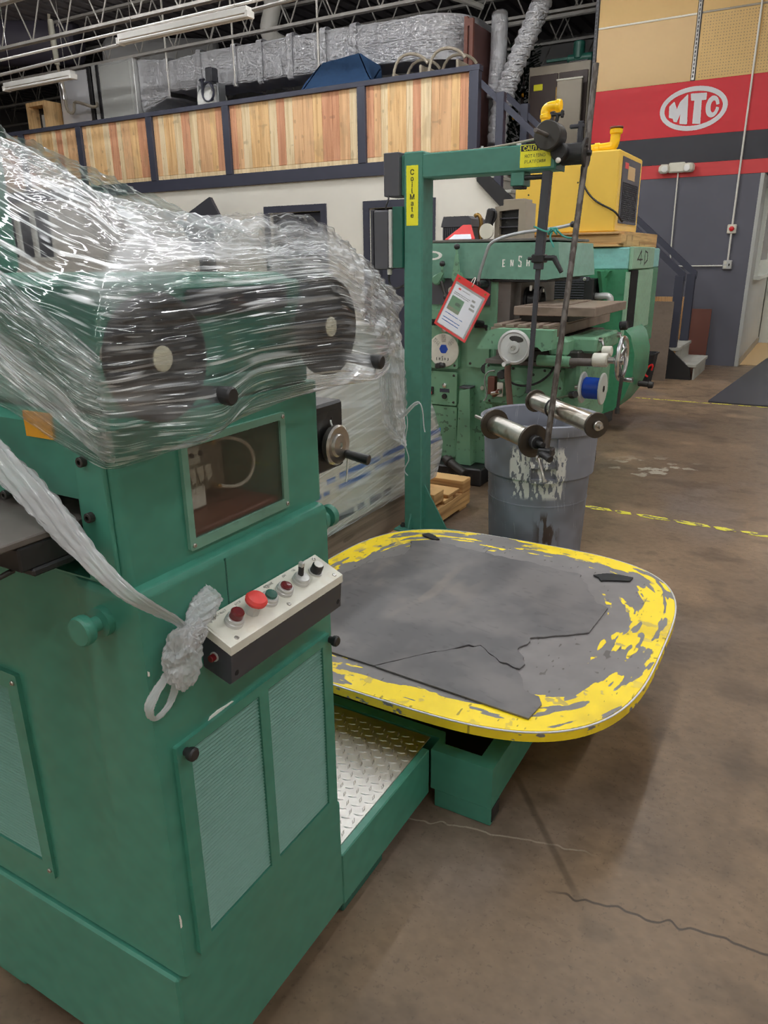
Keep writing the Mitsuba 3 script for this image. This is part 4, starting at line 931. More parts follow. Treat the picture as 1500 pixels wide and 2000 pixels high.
def roller(a, b, r, fl, name, lb):
    a, b = np.array(a), np.array(b); d = (b - a) / np.linalg.norm(b - a); L = np.linalg.norm(b - a)
    k = obj(name, lathe([(r - .004, .012), (r, .016), (r, L - .016), (r - .004, L - .012)], a, d, 40), 'roller', ap, lb)
    for t in (0, L - .012): obj('flange', lathe([(fl - .002, t), (fl, t + .002), (fl, t + .010), (fl - .002, t + .012)], a, d, 40), 'disc_iron', k)
    return k, a, b, d
k, a, b, d = roller((-1.278, 3.259, .831), (-.993, 3.007, .831), .044, .072, 'roller', 'steel roller with dark end discs')
obj('shaft', J(cy(a - d * .2, a, .0085), cy(a - d * .09, a - d * .03, .02), cy(a - d * .03, a + d * .005, .03)), 'steel', k)
obj('hub', J(cy(b, b + d * .03, .03), cy(b + d * .02, b + d * .075, .012)), 'black', k)
cl = obj('rod_clamp', J(bx(-.957, -.897, 2.945, 3.005, .778, .818, .006), cy((-.95, 2.965, .798), (-.888, 2.918, .784), .016)), 'black', lr); obj('clamp_lever', J(cy((-.946, 2.938, .778), (-.956, 2.938, .778), .013), cy((-.946, 2.938, .778), (-.907, 2.909, .692), .006), cy((-.908, 2.91, .697), (-.904, 2.907, .685), .009)), 'steel', cl)
k, a, b, d = roller((-1.084, 3.265, .958), (-.695, 2.86, .958), .039, .051, 'roller', 'long steel roller reaching toward the camera')
obj('shaft', J(cy(a - d * .045, a, .008), cy(b, b + d * .014, .02), cy(b, b + d * .035, .009)), 'steel', k); m_ = a + d * .19
obj('strap', tube([m_ + .041 * (np.cos(t) * np.array([0, 0, 1]) + np.sin(t) * np.cross(d, [0, 0, 1])) for t in np.linspace(0, 6.3, 33)], .0035, 6), 'black', k, 'black tie around the roller')
rp = thing('tied_string', 'thin green string tying the hanging bar to the long rod', 'string')
obj('cord', tube(smoothpath([(-1.13, 3.26, 1.705), (-1.10, 3.262, 1.692), (-1.06, 3.265, 1.684), (-1.03, 3.265, 1.686), (-1.01, 3.267, 1.67), (-.98, 3.27, 1.657), (-.955, 3.27, 1.655), (-.94, 3.275, 1.652)]), .004), 'rope', rp)
obj('knot', tube(smoothpath([(-1.045 + .018 * math.cos(t), 3.255 + .006 * math.sin(3 * t), 1.684 + .012 * math.sin(1.7 * t)) for t in np.linspace(0, 9, 16)]), .0038), 'rope', rp)
obj('loose_end', tube(smoothpath([(-1.045, 3.255, 1.68), (-1.052, 3.25, 1.66), (-1.045, 3.25, 1.64), (-1.035, 3.252, 1.62)]), .004), 'rope', rp)

# ------------------------------------------------------------------ trash can
tc = thing('trash_can', 'large round grey plastic trash can with worn pale patches behind the turntable', 'trash can')
prof = [(.243, .0005), (.248, .012), (.262, .36), (.265, .372), (.262, .378), (.268, .50), (.286, .515), (.296, .735), (.312, .745), (.318, .77), (.316, .795), (.305, .8), (.296, .792), (.290, .74), (.262, .5), (.24, .03), (0, .025)]
obj('body', lathe(prof, (-1.2, 3.73, 0), (0, 0, 1), 72), 'can', tc, smooth=40)
def canpt(th, z, r): return (-1.2 + r * math.sin(th), 3.73 - r * math.cos(th), z)
def canbox(t0, t1, z0, z1, ra, rb): return trimesh.convex.convex_hull(np.array([canpt(t, z, r) for t in np.linspace(t0, t1, 5) for z in (z0, z1) for r in (ra, rb)]))
TH = .40
obj('handle', J(canbox(TH - .22, TH - .20, .52, .735, .27, .316), canbox(TH + .20, TH + .22, .52, .735, .27, .316), canbox(TH - .22, TH + .22, .512, .53, .27, .312), canbox(TH - .2, TH + .2, .585, .60, .27, .306)), 'can', tc)

# ------------------------------------------------------------------ wrapped stack on its skid
wp = thing('wrapped_pallet', 'film wrapped stack with blue stripes on a wooden skid behind the post', 'pallet load')
prof = [(1.9, .33), (3.90, .33), (3.97, .44), (3.985, .52), (3.86, .74), (3.35, 1.27), (1.9, 1.32)]
obj('stack', pr(prof, 'x', -2.7, -1.905), 'beige', wp)
obj('film', pr(Polygon(prof).buffer(.008), 'x', -2.71, -1.893), 'wrap_film', wp, 'clear stretch film', smooth=False)
for (y0, y1, z0, z1) in ((2.3, 2.66, .575, .60), (2.75, 2.82, .575, .60), (2.86, 3.25, .578, .605), (3.28, 3.98, .585, .61), (2.2, 2.70, .52, .543), (2.72, 2.77, .525, .545), (2.85, 3.15, .525, .548), (3.2, 3.98, .535, .557)):
    obj('printed_stripe', bx(-1.9055, -1.904, y0, y1, z0, z1, 0), 'blue_ink', wp)
for (y0, y1) in ((2.68, 2.79), (2.82, 2.98), (3.02, 3.08), (3.14, 3.26), (3.28, 3.36)):
    obj('printed_panel', bx(-1.9055, -1.904, y0, y1, .365, .40, 0), 'grey_box', wp)
obj('lettering', txt('28x80 AC', .036, (-1.9045, 3.42, .455), (0, -1, 0), (0, 0, 1), .0006), 'ink_grey', wp, 'mirrored print')
obj('skid_beam', bx(-2.68, -1.90, 1.92, 3.80, .142, .328, .004), 'skid_wood', wp)
for i in range(7): obj('deck_board', bx(-2.7, -1.875, 1.95 + i * .34, 2.08 + i * .34, .118, .141), 'pallet_wood', wp)
for x in (-2.68, -2.3, -1.95): obj('stringer', bx(x, x + .08, 1.95, 4.38, .02, .117), 'pallet_wood', wp)
obj('end_board', bx(-2.66, -1.87, 4.26, 4.385, .118, .20), 'pallet_wood', wp); obj('block', bx(-2.1, -1.885, 3.86, 4.0, .142, .215), 'pallet_wood', wp); obj('deck_board', bx(-2.6, -1.875, 4.05, 4.22, .142, .165), 'pallet_wood', wp)
for i in range(3): obj('bottom_board', bx(-2.7, -1.875, 1.96 + i * 1.13, 2.08 + i * 1.13, .0005, .02), 'pallet_wood', wp)

# ------------------------------------------------------------------ milling machine
mm = thing('milling_machine', 'light green knee milling machine with dials and levers behind the trash can', 'milling machine')
obj('base', J(bx(-2.55, -1.97, 4.80, 6.1, .0005, .13, .01), bx(-2.0, -1.42, 4.95, 5.9, .0005, .10, .01), cy((-1.65, 5.3, .1), (-1.65, 5.3, .46), .06)), 'black', mm)
obj('column', bx(-2.53, -1.95, 4.95, 5.95, .13, 1.47, .01), 'mill', mm)
oa = obj('overarm', pr([(-2.54, 1.452), (-1.60, 1.44), (-1.508, 1.455), (-1.535, 1.672), (-2.54, 1.682)], 'y', 4.91, 5.75), 'mill_blue', mm, 'blue green overarm')
obj('top_way', bx(-2.52, -1.56, 4.93, 5.73, 1.683, 1.70), 'iron', oa); obj('underside', bx(-1.99, -1.6, 4.93, 5.7, 1.425, 1.443), 'black', oa)
L_ = {'E': [[(3, 0), (0, 0), (0, 8), (3, 8)], [(0, 4), (2.4, 4)]], 'n': [[(0, 0), (0, 8)], [(0, 8), (3, 0)], [(3, 0), (3, 8)]], 'S': [[(3, 10), (3, 12), (0, 12), (0, 7), (3, 5.5), (3, 0), (0, 0), (0, 2)]], 'H': [[(0, 0), (0, 8)], [(3, 0), (3, 8)], [(0, 4), (3, 4)]], 'U': [[(0, 8), (0, 0), (3, 0), (3, 8)]]}
def enshu(x, y, z, s, step, w, m, par):
    for i, c in enumerate('EnSHU'): obj('lettering', strokes(L_[c], w, (x + i * step, y, z), (s, 0, 0), (0, 0, s), .002 / s if False else .002), m, par)
def strokes_s(c, s, w, o): 
    return strokes([[(a * s, b * s) for a, b in l] for l in L_[c]], w, o, (1, 0, 0), (0, 0, 1), .002)
for i, c in enumerate('EnSHU'): obj('lettering', strokes_s(c, .0052, .007, (-1.905 + i * .056, 4.91, 1.525)), 'white', oa)
obj('emblem', pr(affinity.scale(Point(-2.43, 1.60).buffer(1), .075, .03).difference(affinity.scale(Point(-2.43, 1.60).buffer(1), .05, .018)), 'y', 4.907, 4.911), 'white', oa)
obj('slideway', J(bx(-1.952, -1.86, 4.96, 5.25, .62, 1.44), bx(-1.88, -1.82, 5.05, 5.8, .62, 1.42)), 'iron', mm, 'brown greased slideway')
obj('dark_recess', bx(-2.45, -2.0, 4.935, 4.952, 1.27, 1.45, 0), 'grey_box', mm, 'grey painted recess')
sp = obj('spindle', lathe([(.10, 0), (.10, .03), (.085, .035), (.085, .06), (.07, .065), (.07, .10), (.088, .105), (.088, .15), (.06, .155), (.05, .13), (.03, .13)], (-1.86, 5.18, 1.30), (1, 0, 0), 40), 'black', mm, 'black spindle nose')
obj('key', J(bx(-1.715, -1.70, 5.17, 5.19, 1.35, 1.375), bx(-1.78, -1.76, 5.10, 5.12, 1.36, 1.40)), 'steel', sp)
def panel(x0, x1, z0, z1, y0, y1, nm='cover_panel', r=.015, sc=True):
    k = obj(nm, pr(rr(x0, x1, z0, z1, r, 3), 'y', y0, y1), 'mill', mm)
    if sc:
        for x in (x0 + .025, x1 - .025):
            for z in (z0 + .025, z1 - .025): obj('screw', screw((x, y0, z), (0, -1, 0), .009, .004), 'cast', k)
    return k
dp_ = panel(-2.52, -2.215, .825, 1.235, 4.90, 4.95, 'dial_panel')
dl = obj('speed_dial', lathe([(.118, 0), (.118, .01), (.108, .014)], (-2.325, 4.90, .955), (0, -1, 0), 48), 'plate_white', dp_, 'round cream speed dial')
F = (1, 0, 0), (0, 0, 1)
obj('hexagon', pr(Point(-2.322, .965).buffer(.034, quad_segs=6).minimum_rotated_rectangle if False else Polygon([(-2.322 + .034 * math.cos(t), .965 + .034 * math.sin(t)) for t in np.arange(6) * math.pi / 3]), 'y', 4.883, 4.887), 'blue_spool', dl)
for a in (-50, 0, 50):
    for r_, s in ((.05, '2244'), (.064, '1836'), (.078, '7490'), (.092, '1155')):
        t = math.radians(90 - a); o = (-2.322 + r_ * math.cos(t), 4.886, .965 + r_ * math.sin(t)); ca, sa = math.cos(math.radians(a)), -math.sin(math.radians(a))
        obj('lettering', txt(s, .010, o, (ca, 0, sa), (-sa, 0, ca), .0006), 'ink', dl)
for i, c in enumerate('EnSHU'): obj('lettering', strokes_s(c, .0022, .003, (-2.378 + i * .022, 4.887, .885)), 'ink', dl)
obj('dial_crank', J(cy((-2.345, 4.89, .85), (-2.345, 4.84, .85), .02), cy((-2.37, 4.86, .845), (-2.30, 4.86, .853), .018)), 'black', dl)
obj('indicator', lathe([(.02, 0), (.018, .012), (.008, .016)], (-2.325, 4.90, 1.098), (0, -1, 0)), 'steel', dp_)
obj('gear_lever', J(bx(-2.37, -2.26, 4.885, 4.90, 1.125, 1.147), cy((-2.36, 4.88, 1.15), (-2.40, 4.82, 1.155), .022), cy((-2.33, 4.89, 1.15), (-2.315, 4.83, 1.19), .012)), 'black', dp_)
dq = panel(-2.52, -2.225, .555, .80, 4.915, 4.95, 'switch_panel')
obj('switch', bx(-2.455, -2.41, 4.895, 4.915, .628, .685), 'black', dq); obj('red_key', bx(-2.45, -2.418, 4.89, 4.896, .632, .652), 'red', dq)
obj('lamp', lathe([(.018, 0), (.016, .012), (.008, .016)], (-2.322, 4.915, .70), (0, -1, 0)), 'chrome', dq); obj('selector', lathe([(.02, 0), (.018, .014)], (-2.322, 4.915, .62), (0, -1, 0)), 'black', dq)
obj('mark_plate', bx(-2.36, -2.285, 4.911, 4.915, .65, .675, 0), 'navy', dq)
panel(-2.52, -2.225, .165, .545, 4.925, 4.95, 'lower_door', sc=False)
panel(-2.15, -1.985, .845, 1.135, 4.915, 4.95)
obj('lever_plate', J(bx(-2.09, -2.0, 4.885, 4.915, 1.12, 1.142), cy((-2.03, 4.89, 1.15), (-2.05, 4.80, 1.165), .02)), 'black', mm)
obj('rib', pr([(-2.20, .135), (-2.08, .135), (-2.10, .70), (-2.18, .68)], 'y', 4.86, 4.95), 'mill', mm); obj('rib_cap', bx(-2.185, -2.095, 4.862, 4.95, .695, .71), 'grey_box', mm)
obj('push_knob', lathe([(.035, 0), (.035, .05), (.028, .056)], (-2.0, 4.95, .84), (0, -1, 0)), 'black', mm); obj('plug', lathe([(.022, 0), (.016, .03)], (-2.03, 4.95, .70), (0, -1, 0), 6), 'steel', mm)
for (x, z0, z1, xb) in ((-2.225, 1.455, 1.655, -2.222), (-2.375, 1.44, 1.545, -2.33)):
    k = obj('shift_lever', J(cy((x, 4.95, z0), (x, 4.86, z0), .036), trimesh.convex.convex_hull(np.vstack([cy((x, 4.875, z0), (x, 4.855, z0), .03).vertices, cy((xb, 4.87, z1 - .06), (xb, 4.855, z1 - .06), .012).vertices])), cy((xb, 4.862, z1 - .06), (xb, 4.862, z1), .008)), 'mill', mm)
    obj('ball', trimesh.creation.icosphere(2, .02).apply_translation((xb, 4.862, z1)), 'black', k, smooth=True)
obj('shift_lever', J(cy((-2.34, 4.87, 1.43), (-2.30, 4.86, 1.33), .012), trimesh.creation.icosphere(2, .022).apply_translation((-2.295, 4.86, 1.325))), 'cast', mm)
obj('oval_plate', pr(affinity.scale(Point(-2.27, 1.365).buffer(1), .045, .032), 'y', 4.93, 4.936), 'beige', mm, 'small pale oval plate')
# bent rod with ball
k = obj('bent_rod', tube(smoothpath([(-2.035, 4.80, 1.41), (-2.03, 4.80, 1.45), (-1.985, 4.80, 1.60), (-1.955, 4.80, 1.665), (-1.90, 4.80, 1.695), (-1.70, 4.80, 1.735), (-1.43, 4.80, 1.768)]), .0105, 10), 'galv', mm, 'bent grey rod with a ball end')
obj('ball', trimesh.creation.icosphere(2, .019).apply_translation((-1.415, 4.80, 1.77)), 'black', k, smooth=True); obj('socket', J(cy((-2.035, 4.95, 1.41), (-2.035, 4.79, 1.41), .028)), 'black', k)
# knee, saddle, table
kn = obj('knee', J(bx(-1.95, -1.40, 4.75, 5.7, .62, .905, .02), bx(-1.45, -1.31, 4.80, 5.65, .60, .93, .02), bx(-1.95, -1.32, 4.85, 5.6, .45, .64, .03)), 'mill', mm)
obj('knee_way', bx(-1.93, -1.33, 4.72, 5.72, .905, .935), 'iron', kn)
for (x, z, r) in ((-1.52, .77, .125), (-1.70, .745, .055)): obj('round_cover', lathe([(r, 0), (r, .006), (r - .006, .010)], (x, 4.75, z), (0, -1, 0), 48), 'mill', kn)
for (x, z) in [(-1.935 + .02, .89), (-1.74, .88), (-1.42, .88), (-1.42, .64), (-1.9, .65)] + [(-1.52 + .108 * math.cos(t), .77 + .108 * math.sin(t)) for t in np.arange(8) * .785]: obj('screw', screw((x, 4.742, z), (0, -1, 0), .009, .005), 'cast', kn)
obj('trip_lever', J(bx(-1.90, -1.85, 4.70, 4.75, .70, .82), cy((-1.85, 4.69, .70), (-1.80, 4.66, .735), .016)), 'red_brown', kn); obj('latch', J(cy((-1.86, 4.68, .71), (-1.79, 4.66, .73), .014), bx(-1.83, -1.785, 4.69, 4.75, .69, .79)), 'steel', kn); obj('knob', cy((-1.80, 4.75, .84), (-1.80, 4.68, .84), .03), 'black', kn)
obj('wire', tube(smoothpath([(-1.86, 4.72, .86), (-1.92, 4.715, .83), (-1.925, 4.715, .76), (-1.91, 4.715, .70), (-1.93, 4.715, .65)]), .005), 'galv', kn)
obj('flexible_conduit', tube(smoothpath([(-1.62, 4.55, 1.03), (-1.70, 4.56, .95), (-1.715, 4.60, .8), (-1.71, 4.66, .60), (-1.70, 4.72, .45)]), .021, 12), 'hose', mm, 'brown flexible conduit')
obj('cable', tube(smoothpath([(-1.45, 4.72, 1.0), (-1.47, 4.70, .87), (-1.58, 4.69, .79), (-1.72, 4.69, .79), (-1.78, 4.69, .84)]), .007), 'rubber', mm)
kl = obj('knee_lever', cy((-1.44, 4.74, .70), (-1.28, 4.56, .765), .008), 'steel', kn); obj('grip', cy((-1.29, 4.57, .762), (-1.25, 4.54, .775), .022), 'black', kl)
sa = obj('saddle', J(bx(-1.75, -1.28, 4.66, 5.55, .945, 1.02, .01), bx(-1.70, -1.36, 4.62, 5.6, 1.02, 1.09, .01)), 'cast', mm, 'dark saddle')
obj('clamp_housing', J(bx(-1.40, -1.20, 4.75, 5.35, 1.00, 1.10, .015), bx(-1.46, -1.34, 4.6, 4.78, .985, 1.10, .02)), 'mill', sa)
for y, x in ((4.8, -1.19), (5.2, -1.17)): obj('clamp_lever', J(cy((x - .01, y, 1.08), (x + .015, y, 1.08), .018), cy((x + .01, y, 1.08), (x + .05, y - .03, .985), .008, .011)), 'chrome', sa)
obj('knob', J(cy((-1.19, 5.3, 1.13), (-1.14, 5.3, 1.135), .03)), 'black', sa)
tb = obj('worktable', bx(-1.82, -1.44, 4.52, 6.05, 1.098, 1.165, .004), 'table_iron', mm, 'machined iron table with slots')
for x in (-1.80, -1.72, -1.64, -1.56, -1.48): obj('table_rib', bx(x, x + .055 if x < -1.5 else -1.44, 4.52, 6.05, 1.165, 1.185), 'table_iron', tb)
obj('end_apron', pr(Polygon([(-1.88, 1.035), (-1.80, 1.15), (-1.75, 1.163), (-1.385, 1.163), (-1.385, 1.05), (-1.45, 1.035), (-1.48, 1.06), (-1.70, 1.06), (-1.74, 1.035)]), 'y', 4.44, 4.52), 'mill', tb, 'green end apron')
hwk = obj('table_handwheel', lathe([(.02, 0), (.03, .012), (.088, .012), (.092, .004), (.105, .004), (.105, .02), (.092, .026), (.085, .018), (.04, .022), (.035, .035), (.0, .035)], (-1.615, 4.42, 1.058), (0, -1, 0), 48), 'zinc', mm, 'dull round table handwheel')
obj('hub_nut', J(lathe([(.016, 0), (.016, .01), (.008, .01), (.008, .004)], (-1.615, 4.385, 1.058), (0, -1, 0))), 'steel', hwk); obj('handle', cy((-1.64, 4.40, .965), (-1.65, 4.33, .96), .012, .015), 'chrome', hwk); obj('window', pr(affinity.rotate(affinity.scale(Point(-1.60, 1.108).buffer(1), .045, .018), -8), 'y', 4.396, 4.40), 'cast', hwk)
pl = obj('angle_plate', bx(-1.745, -1.215, 4.72, 5.55, 1.225, 1.282, .004), 'table_iron', mm, 'flat iron plate lying across the table'); obj('plate_step', bx(-1.70, -1.45, 4.8, 5.5, 1.282, 1.289), 'table_iron', pl); obj('plate_foot', bx(-1.72, -1.4, 4.8, 5.5, 1.185, 1.225), 'cast', pl)
fs = obj('cross_screw', J(cy((-1.52, 4.58, .965), (-1.31, 4.58, .965), .034)), 'mill', mm); obj('shaft', cy((-1.32, 4.58, .965), (-1.12, 4.58, .972), .024), 'iron', fs); obj('graduated_collar', cy((-1.17, 4.58, .985), (-1.08, 4.58, .988), .042, n=32), 'plate_white', fs); obj('graduated_collar', cy((-1.16, 4.75, 1.02), (-1.10, 4.75, 1.022), .032), 'plate_white', fs); obj('shaft', cy((-1.08, 4.58, .988), (-1.0, 4.58, .988), .02), 'steel', fs)
ring = lathe([(.105, -.012), (.118, -.016), (.130, -.008), (.132, .004), (.124, .014), (.108, .012)], (-1.0, 4.52, 1.01), (1, 0, 0), 48, close=False)
bw = obj('knee_handwheel', J(trimesh.creation.torus(.12, .0135, major_sections=48, minor_sections=12).apply_transform(trimesh.transformations.rotation_matrix(math.pi / 2, [0, 1, 0])).apply_translation((-.985, 4.52, 1.01)), *[cy((-.995, 4.52, 1.01), (-.99, 4.52 + .115 * math.cos(t), 1.01 + .115 * math.sin(t)), .013, .009) for t in (.5, 2.6, 4.7)], cy((-1.03, 4.52, 1.0), (-.97, 4.52, 1.0), .028)), 'chrome', mm, 'chrome handwheel with a dark crank')
obj('handle', J(cy((-.985, 4.47, .90), (-.955, 4.47, .895), .008), cy((-.955, 4.47, .895), (-.90, 4.46, .897), .012, .016)), 'chrome', bw)
obj('crank', J(cy((-.99, 4.46, .985), (-.96, 4.44, .915), .008), cy((-.96, 4.44, .915), (-.965, 4.43, .73), .011, .009), cy((-.965, 4.43, .735), (-.965, 4.43, .70), .014)), 'cast', bw)
obj('drain_pipe', J(cy((-2.25, 4.78, .19), (-2.05, 4.70, .12), .03), cy((-2.22, 4.77, .18), (-2.19, 4.755, .17), .04)), 'cast', mm)
ws = thing('wire_spool', 'spool of blue wire with pale flanges on the side of the milling machine', 'spool')
obj('core', cy((-1.25, 4.72, .79), (-1.14, 4.72, .79), .068, n=32), 'blue_spool', ws); obj('flange', cy((-1.14, 4.72, .79), (-1.125, 4.72, .79), .10, n=40, c=.004), 'spool_white', ws); obj('flange', cy((-1.265, 4.72, .79), (-1.25, 4.72, .79), .10, n=40, c=.004), 'spool_white', ws); obj('hole_rim', cy((-1.126, 4.72, .79), (-1.123, 4.72, .79), .02), 'dark_void', ws); obj('axle', cy((-1.308, 4.72, .79), (-1.265, 4.72, .79), .014), 'steel', ws)
# pouch with the printed sheet
pu = thing('document_pouch', 'red edged clear pouch with a printed sheet hanging tilted on the bent rod', 'document pouch')
P0, PU, PV = np.array([-2.156, 4.74, 1.481]), np.array([.882, 0, -.471]), np.array([.471, 0, .882])
PWID, PHEI = .268, -.368
def quad(a0, a1, b0, b1, d0, d1): # in pouch units from the top left corner, b downwards
    return trimesh.convex.convex_hull(np.array([P0 + PU * a * PWID + PV * b * PHEI + np.array([0, d, 0]) for a in (a0, a1) for b in (b0, b1) for d in (d0, d1)]))
obj('red_back', quad(0, 1, 0, 1, 0, -.003), 'red_vinyl', pu, 'red vinyl backing'); obj('grey_window', quad(.06, .94, .115, .95, -.003, -.0036), 'galv', pu); sh = obj('sheet', quad(.08, .89, .155, .94, -.0036, -.0042), 'paper', pu, 'white printed sheet')
for (a0, a1, b0, b1, m) in ((.13, .50, .36, .63, 'mill'), (.13, .50, .56, .63, 'taupe'), (.3, .45, .44, .5, 'charcoal'), (.13, .62, .285, .292, 'ink'), (.13, .60, .315, .322, 'ink'), (.14, .55, .685, .696, 'blue_ink'), (.58, .68, .685, .696, 'blue_ink'), (.14, .66, .775, .788, 'blue_ink'), (.14, .66, .83, .843, 'blue_ink'), (.2, .27, .19, .22, 'estop'), (.30, .55, .20, .21, 'galv'), (.66, .76, .25, .29, 'galv'), (.68, .80, .33, .37, 'galv'), (.68, .84, .40, .44, 'galv')):
    obj('print', quad(a0, a1, b0, b1, -.0042, -.0045), m, sh)
for a in (.1, .5, .9): o = P0 + PU * a * PWID + PV * .05 * PHEI; obj('grommet', lathe([(.007, 0), (.007, .002), (.004, .002)], o + [0, -.003, 0], (0, -1, 0), 16), 'brass', pu)
obj('clear_front', quad(.02, .98, .10, .98, -.0055, -.0058), 'glass', pu); g = P0 + PU * .5 * PWID + PV * .05 * PHEI
obj('hanger', tube(smoothpath([g + [0, -.004, 0], g + [.02, -.02, .03], g + [.0, .03, .055], g + [-.02, .03, .03], g + [0, .005, 0]]), .003), 'white', pu)

# things standing on the mill
k = thing('motor', 'grey finned motor on top of the milling machine beside the post', 'motor')
obj('cover', pr([(-2.46, 1.79), (-2.44, 1.86), (-2.25, 1.86), (-2.225, 1.84), (-2.225, 1.79)], 'y', 5.1, 5.35), 'grey_box', k); obj('body', bx(-2.45, -2.235, 5.11, 5.34, 1.701, 1.79), 'charcoal', k)
obj('fins', J([bx(x, x + .006, 5.1, 5.11, 1.702, 1.785, 0) for x in np.arange(-2.44, -2.24, .016)]), 'grey_box', k, kind='stuff')
k = thing('document_pouch', 'red edged pouch with white papers lying on top of the milling machine', 'document pouch')
obj('backing', trimesh.convex.convex_hull(np.array([(-2.38, 5.0, 1.706), (-2.15, 5.0, 1.706), (-2.21, 5.06, 1.80), (-2.27, 5.06, 1.80), (-2.38, 5.004, 1.702), (-2.15, 5.004, 1.702), (-2.21, 5.064, 1.80)])), 'red_vinyl', k); obj('sheet', trimesh.convex.convex_hull(np.array([(-2.35, 4.997, 1.706), (-2.175, 4.997, 1.706), (-2.22, 5.055, 1.785), (-2.262, 5.055, 1.785), (-2.35, 4.999, 1.703), (-2.175, 4.999, 1.703)])), 'paper', k)
k = thing('pipe_fitting', 'small brass elbow fitting standing on the milling machine', 'fitting')
obj('elbow', tube(smoothpath([(-2.20, 5.1, 1.855), (-2.17, 5.1, 1.86), (-2.155, 5.1, 1.835), (-2.15, 5.1, 1.80), (-2.15, 5.1, 1.706)]), .013, 10), 'brass', k); obj('nut', cy((-2.15, 5.1, 1.75), (-2.15, 5.1, 1.78), .02, n=6), 'brass', k)
k = thing('electrical_case', 'olive grey open case with dark slots on top of the milling machine', 'case')
obj('body', pr(Polygon([(-2.05, 1.702), (-1.83, 1.702), (-1.83, 1.93), (-2.05, 1.91)], [[(-2.02, 1.73), (-1.88, 1.73), (-1.88, 1.89), (-2.02, 1.88)]]), 'y', 5.1, 5.3), 'taupe', k); obj('inside', bx(-2.02, -1.88, 5.15, 5.28, 1.73, 1.89, 0), 'black', k)
for z in (1.775, 1.83): obj('shelf', bx(-2.02, -1.88, 5.11, 5.15, z, z + .008), 'grey_box', k)
obj('top_bracket', bx(-2.0, -1.85, 5.12, 5.28, 1.915, 1.955), 'taupe', k)
k = thing('hand_tool', 'black handled tool leaning on the olive case on the milling machine', 'tool')
obj('grip', rot(bx(-2.12, -2.07, 5.02, 5.08, 1.705, 1.90, .01), [0, 1, 0], 12, (-2.1, 5.05, 1.7)), 'black', k); obj('guard', tube(smoothpath([(-2.06, 5.05, 1.89), (-2.03, 5.05, 1.88), (-2.035, 5.05, 1.82), (-2.07, 5.05, 1.80)]), .009), 'black', k)
obj('wheel_edge', lathe([(.05, 0), (.05, .02)], (-2.07, 5.0, 1.752), (0, 1, 0)), 'beige', k)

# ------------------------------------------------------------------ machine behind, with the yellow dryer on its pallet
gm = thing('green_press', 'large green and teal machine marked 4D standing under the yellow cabinet', 'machine')
body = J(pr([(7.0, .75), (8.4, .75), (8.4, 1.47), (7.0, 1.47)], 'x', -3.4, -1.55))
obj('body', body, 'machine_green', gm); obj('upper_body', bx(-3.4, -1.55, 7.0, 8.4, 1.47, 1.655, .01), 'teal', gm, 'teal upper part')
belly = Polygon([(-2.5, .75), (-2.5, .35), (-2.3, .2), (-1.95, .17), (-1.66, .175), (-1.56, .22), (-1.48, .34), (-1.42, .52), (-1.42, .74), (-1.47, .9), (-1.55, .98), (-1.55, .75)])
obj('round_belly', pr(belly, 'y', 7.0, 7.7), 'machine_green', gm, 'rounded lower tank', smooth=40)
obj('side_panel', bx(-1.55, -1.515, 7.02, 7.95, 1.47, 1.66, .005), 'pale_green', gm, 'pale panel with hand painted letters')
obj('side_door', bx(-1.55, -1.52, 7.35, 8.0, .92, 1.46, .005), 'pale_green', gm); obj('dark_gap', bx(-1.55, -1.525, 7.06, 7.34, .85, 1.46, 0), 'dark_void', gm); obj('edge_strip', bx(-1.56, -1.53, 6.99, 7.05, .62, 1.45, .003), 'pale_green', gm)
obj('lower_side', bx(-1.55, -1.52, 7.3, 8.0, .72, .915, .005), 'machine_green', gm)
for l in ([[(.05, 0), (.05, 1), (0, .35), (.075, .35)]], [[(.11, 0), (.11, 1), (.15, .85), (.155, .3), (.11, 0)]]):
    obj('lettering', strokes([[(a * 2.8, b * .115) for a, b in q] for q in l], .012, (-1.514, 7.2, 1.51), (0, 1, 0), (0, 0, 1), .001), 'ink', gm)
rd = obj('radiator', bx(-2.5, -1.78, 6.78, 7.0, 1.10, 1.40, .008), 'black', gm, 'black oil cooler fins'); 
for z in np.arange(1.12, 1.37, .022): obj('fin', bx(-2.40, -1.86, 6.77, 6.78, z, z + .010, 0), 'charcoal', rd)
obj('bracket', pr([(-2.52, 1.40), (-1.72, 1.40), (-1.68, 1.46), (-2.5, 1.46)], 'y', 6.9, 7.0), 'machine_green', rd)
obj('bracket', pr(Polygon([(6.75, 1.46), (7.0, 1.46), (7.0, 1.12)]), 'x', -1.75, -1.72), 'machine_green', rd)
obj('top_bar', bx(-2.42, -1.82, 6.77, 6.8, 1.375, 1.415), 'charcoal', rd)
for x in (-2.39, -2.2, -1.86): obj('bolt', screw((x, 6.77, 1.395), (0, -1, 0), .014, .008), 'chrome', rd)
obj('elbow', tube(smoothpath([(-1.78, 6.88, 1.25), (-1.70, 6.86, 1.25), (-1.66, 6.86, 1.245), (-1.645, 6.86, 1.19)]), .03, 12), 'zinc', gm)
obj('valve', J(cy((-1.44, 7.4, .42), (-1.34, 7.4, .415), .026), cy((-1.345, 7.4, .415), (-1.30, 7.4, .412), .036, .03)), 'cast', gm)
obj('stand', J(bx(-3.3, -2.3, 7.1, 8.3, .0005, .75), bx(-2.3, -1.7, 7.1, 7.6, .0005, .175)), 'black', gm)
pa = thing('wooden_pallet', 'wooden pallet on top of the teal machine carrying the yellow cabinet', 'pallet')
for i, y in enumerate((6.98, 7.45, 8.0)): obj('stringer', bx(-2.66, -1.62, y, y + .1, 1.685, 1.765), 'pallet_wood', pa)
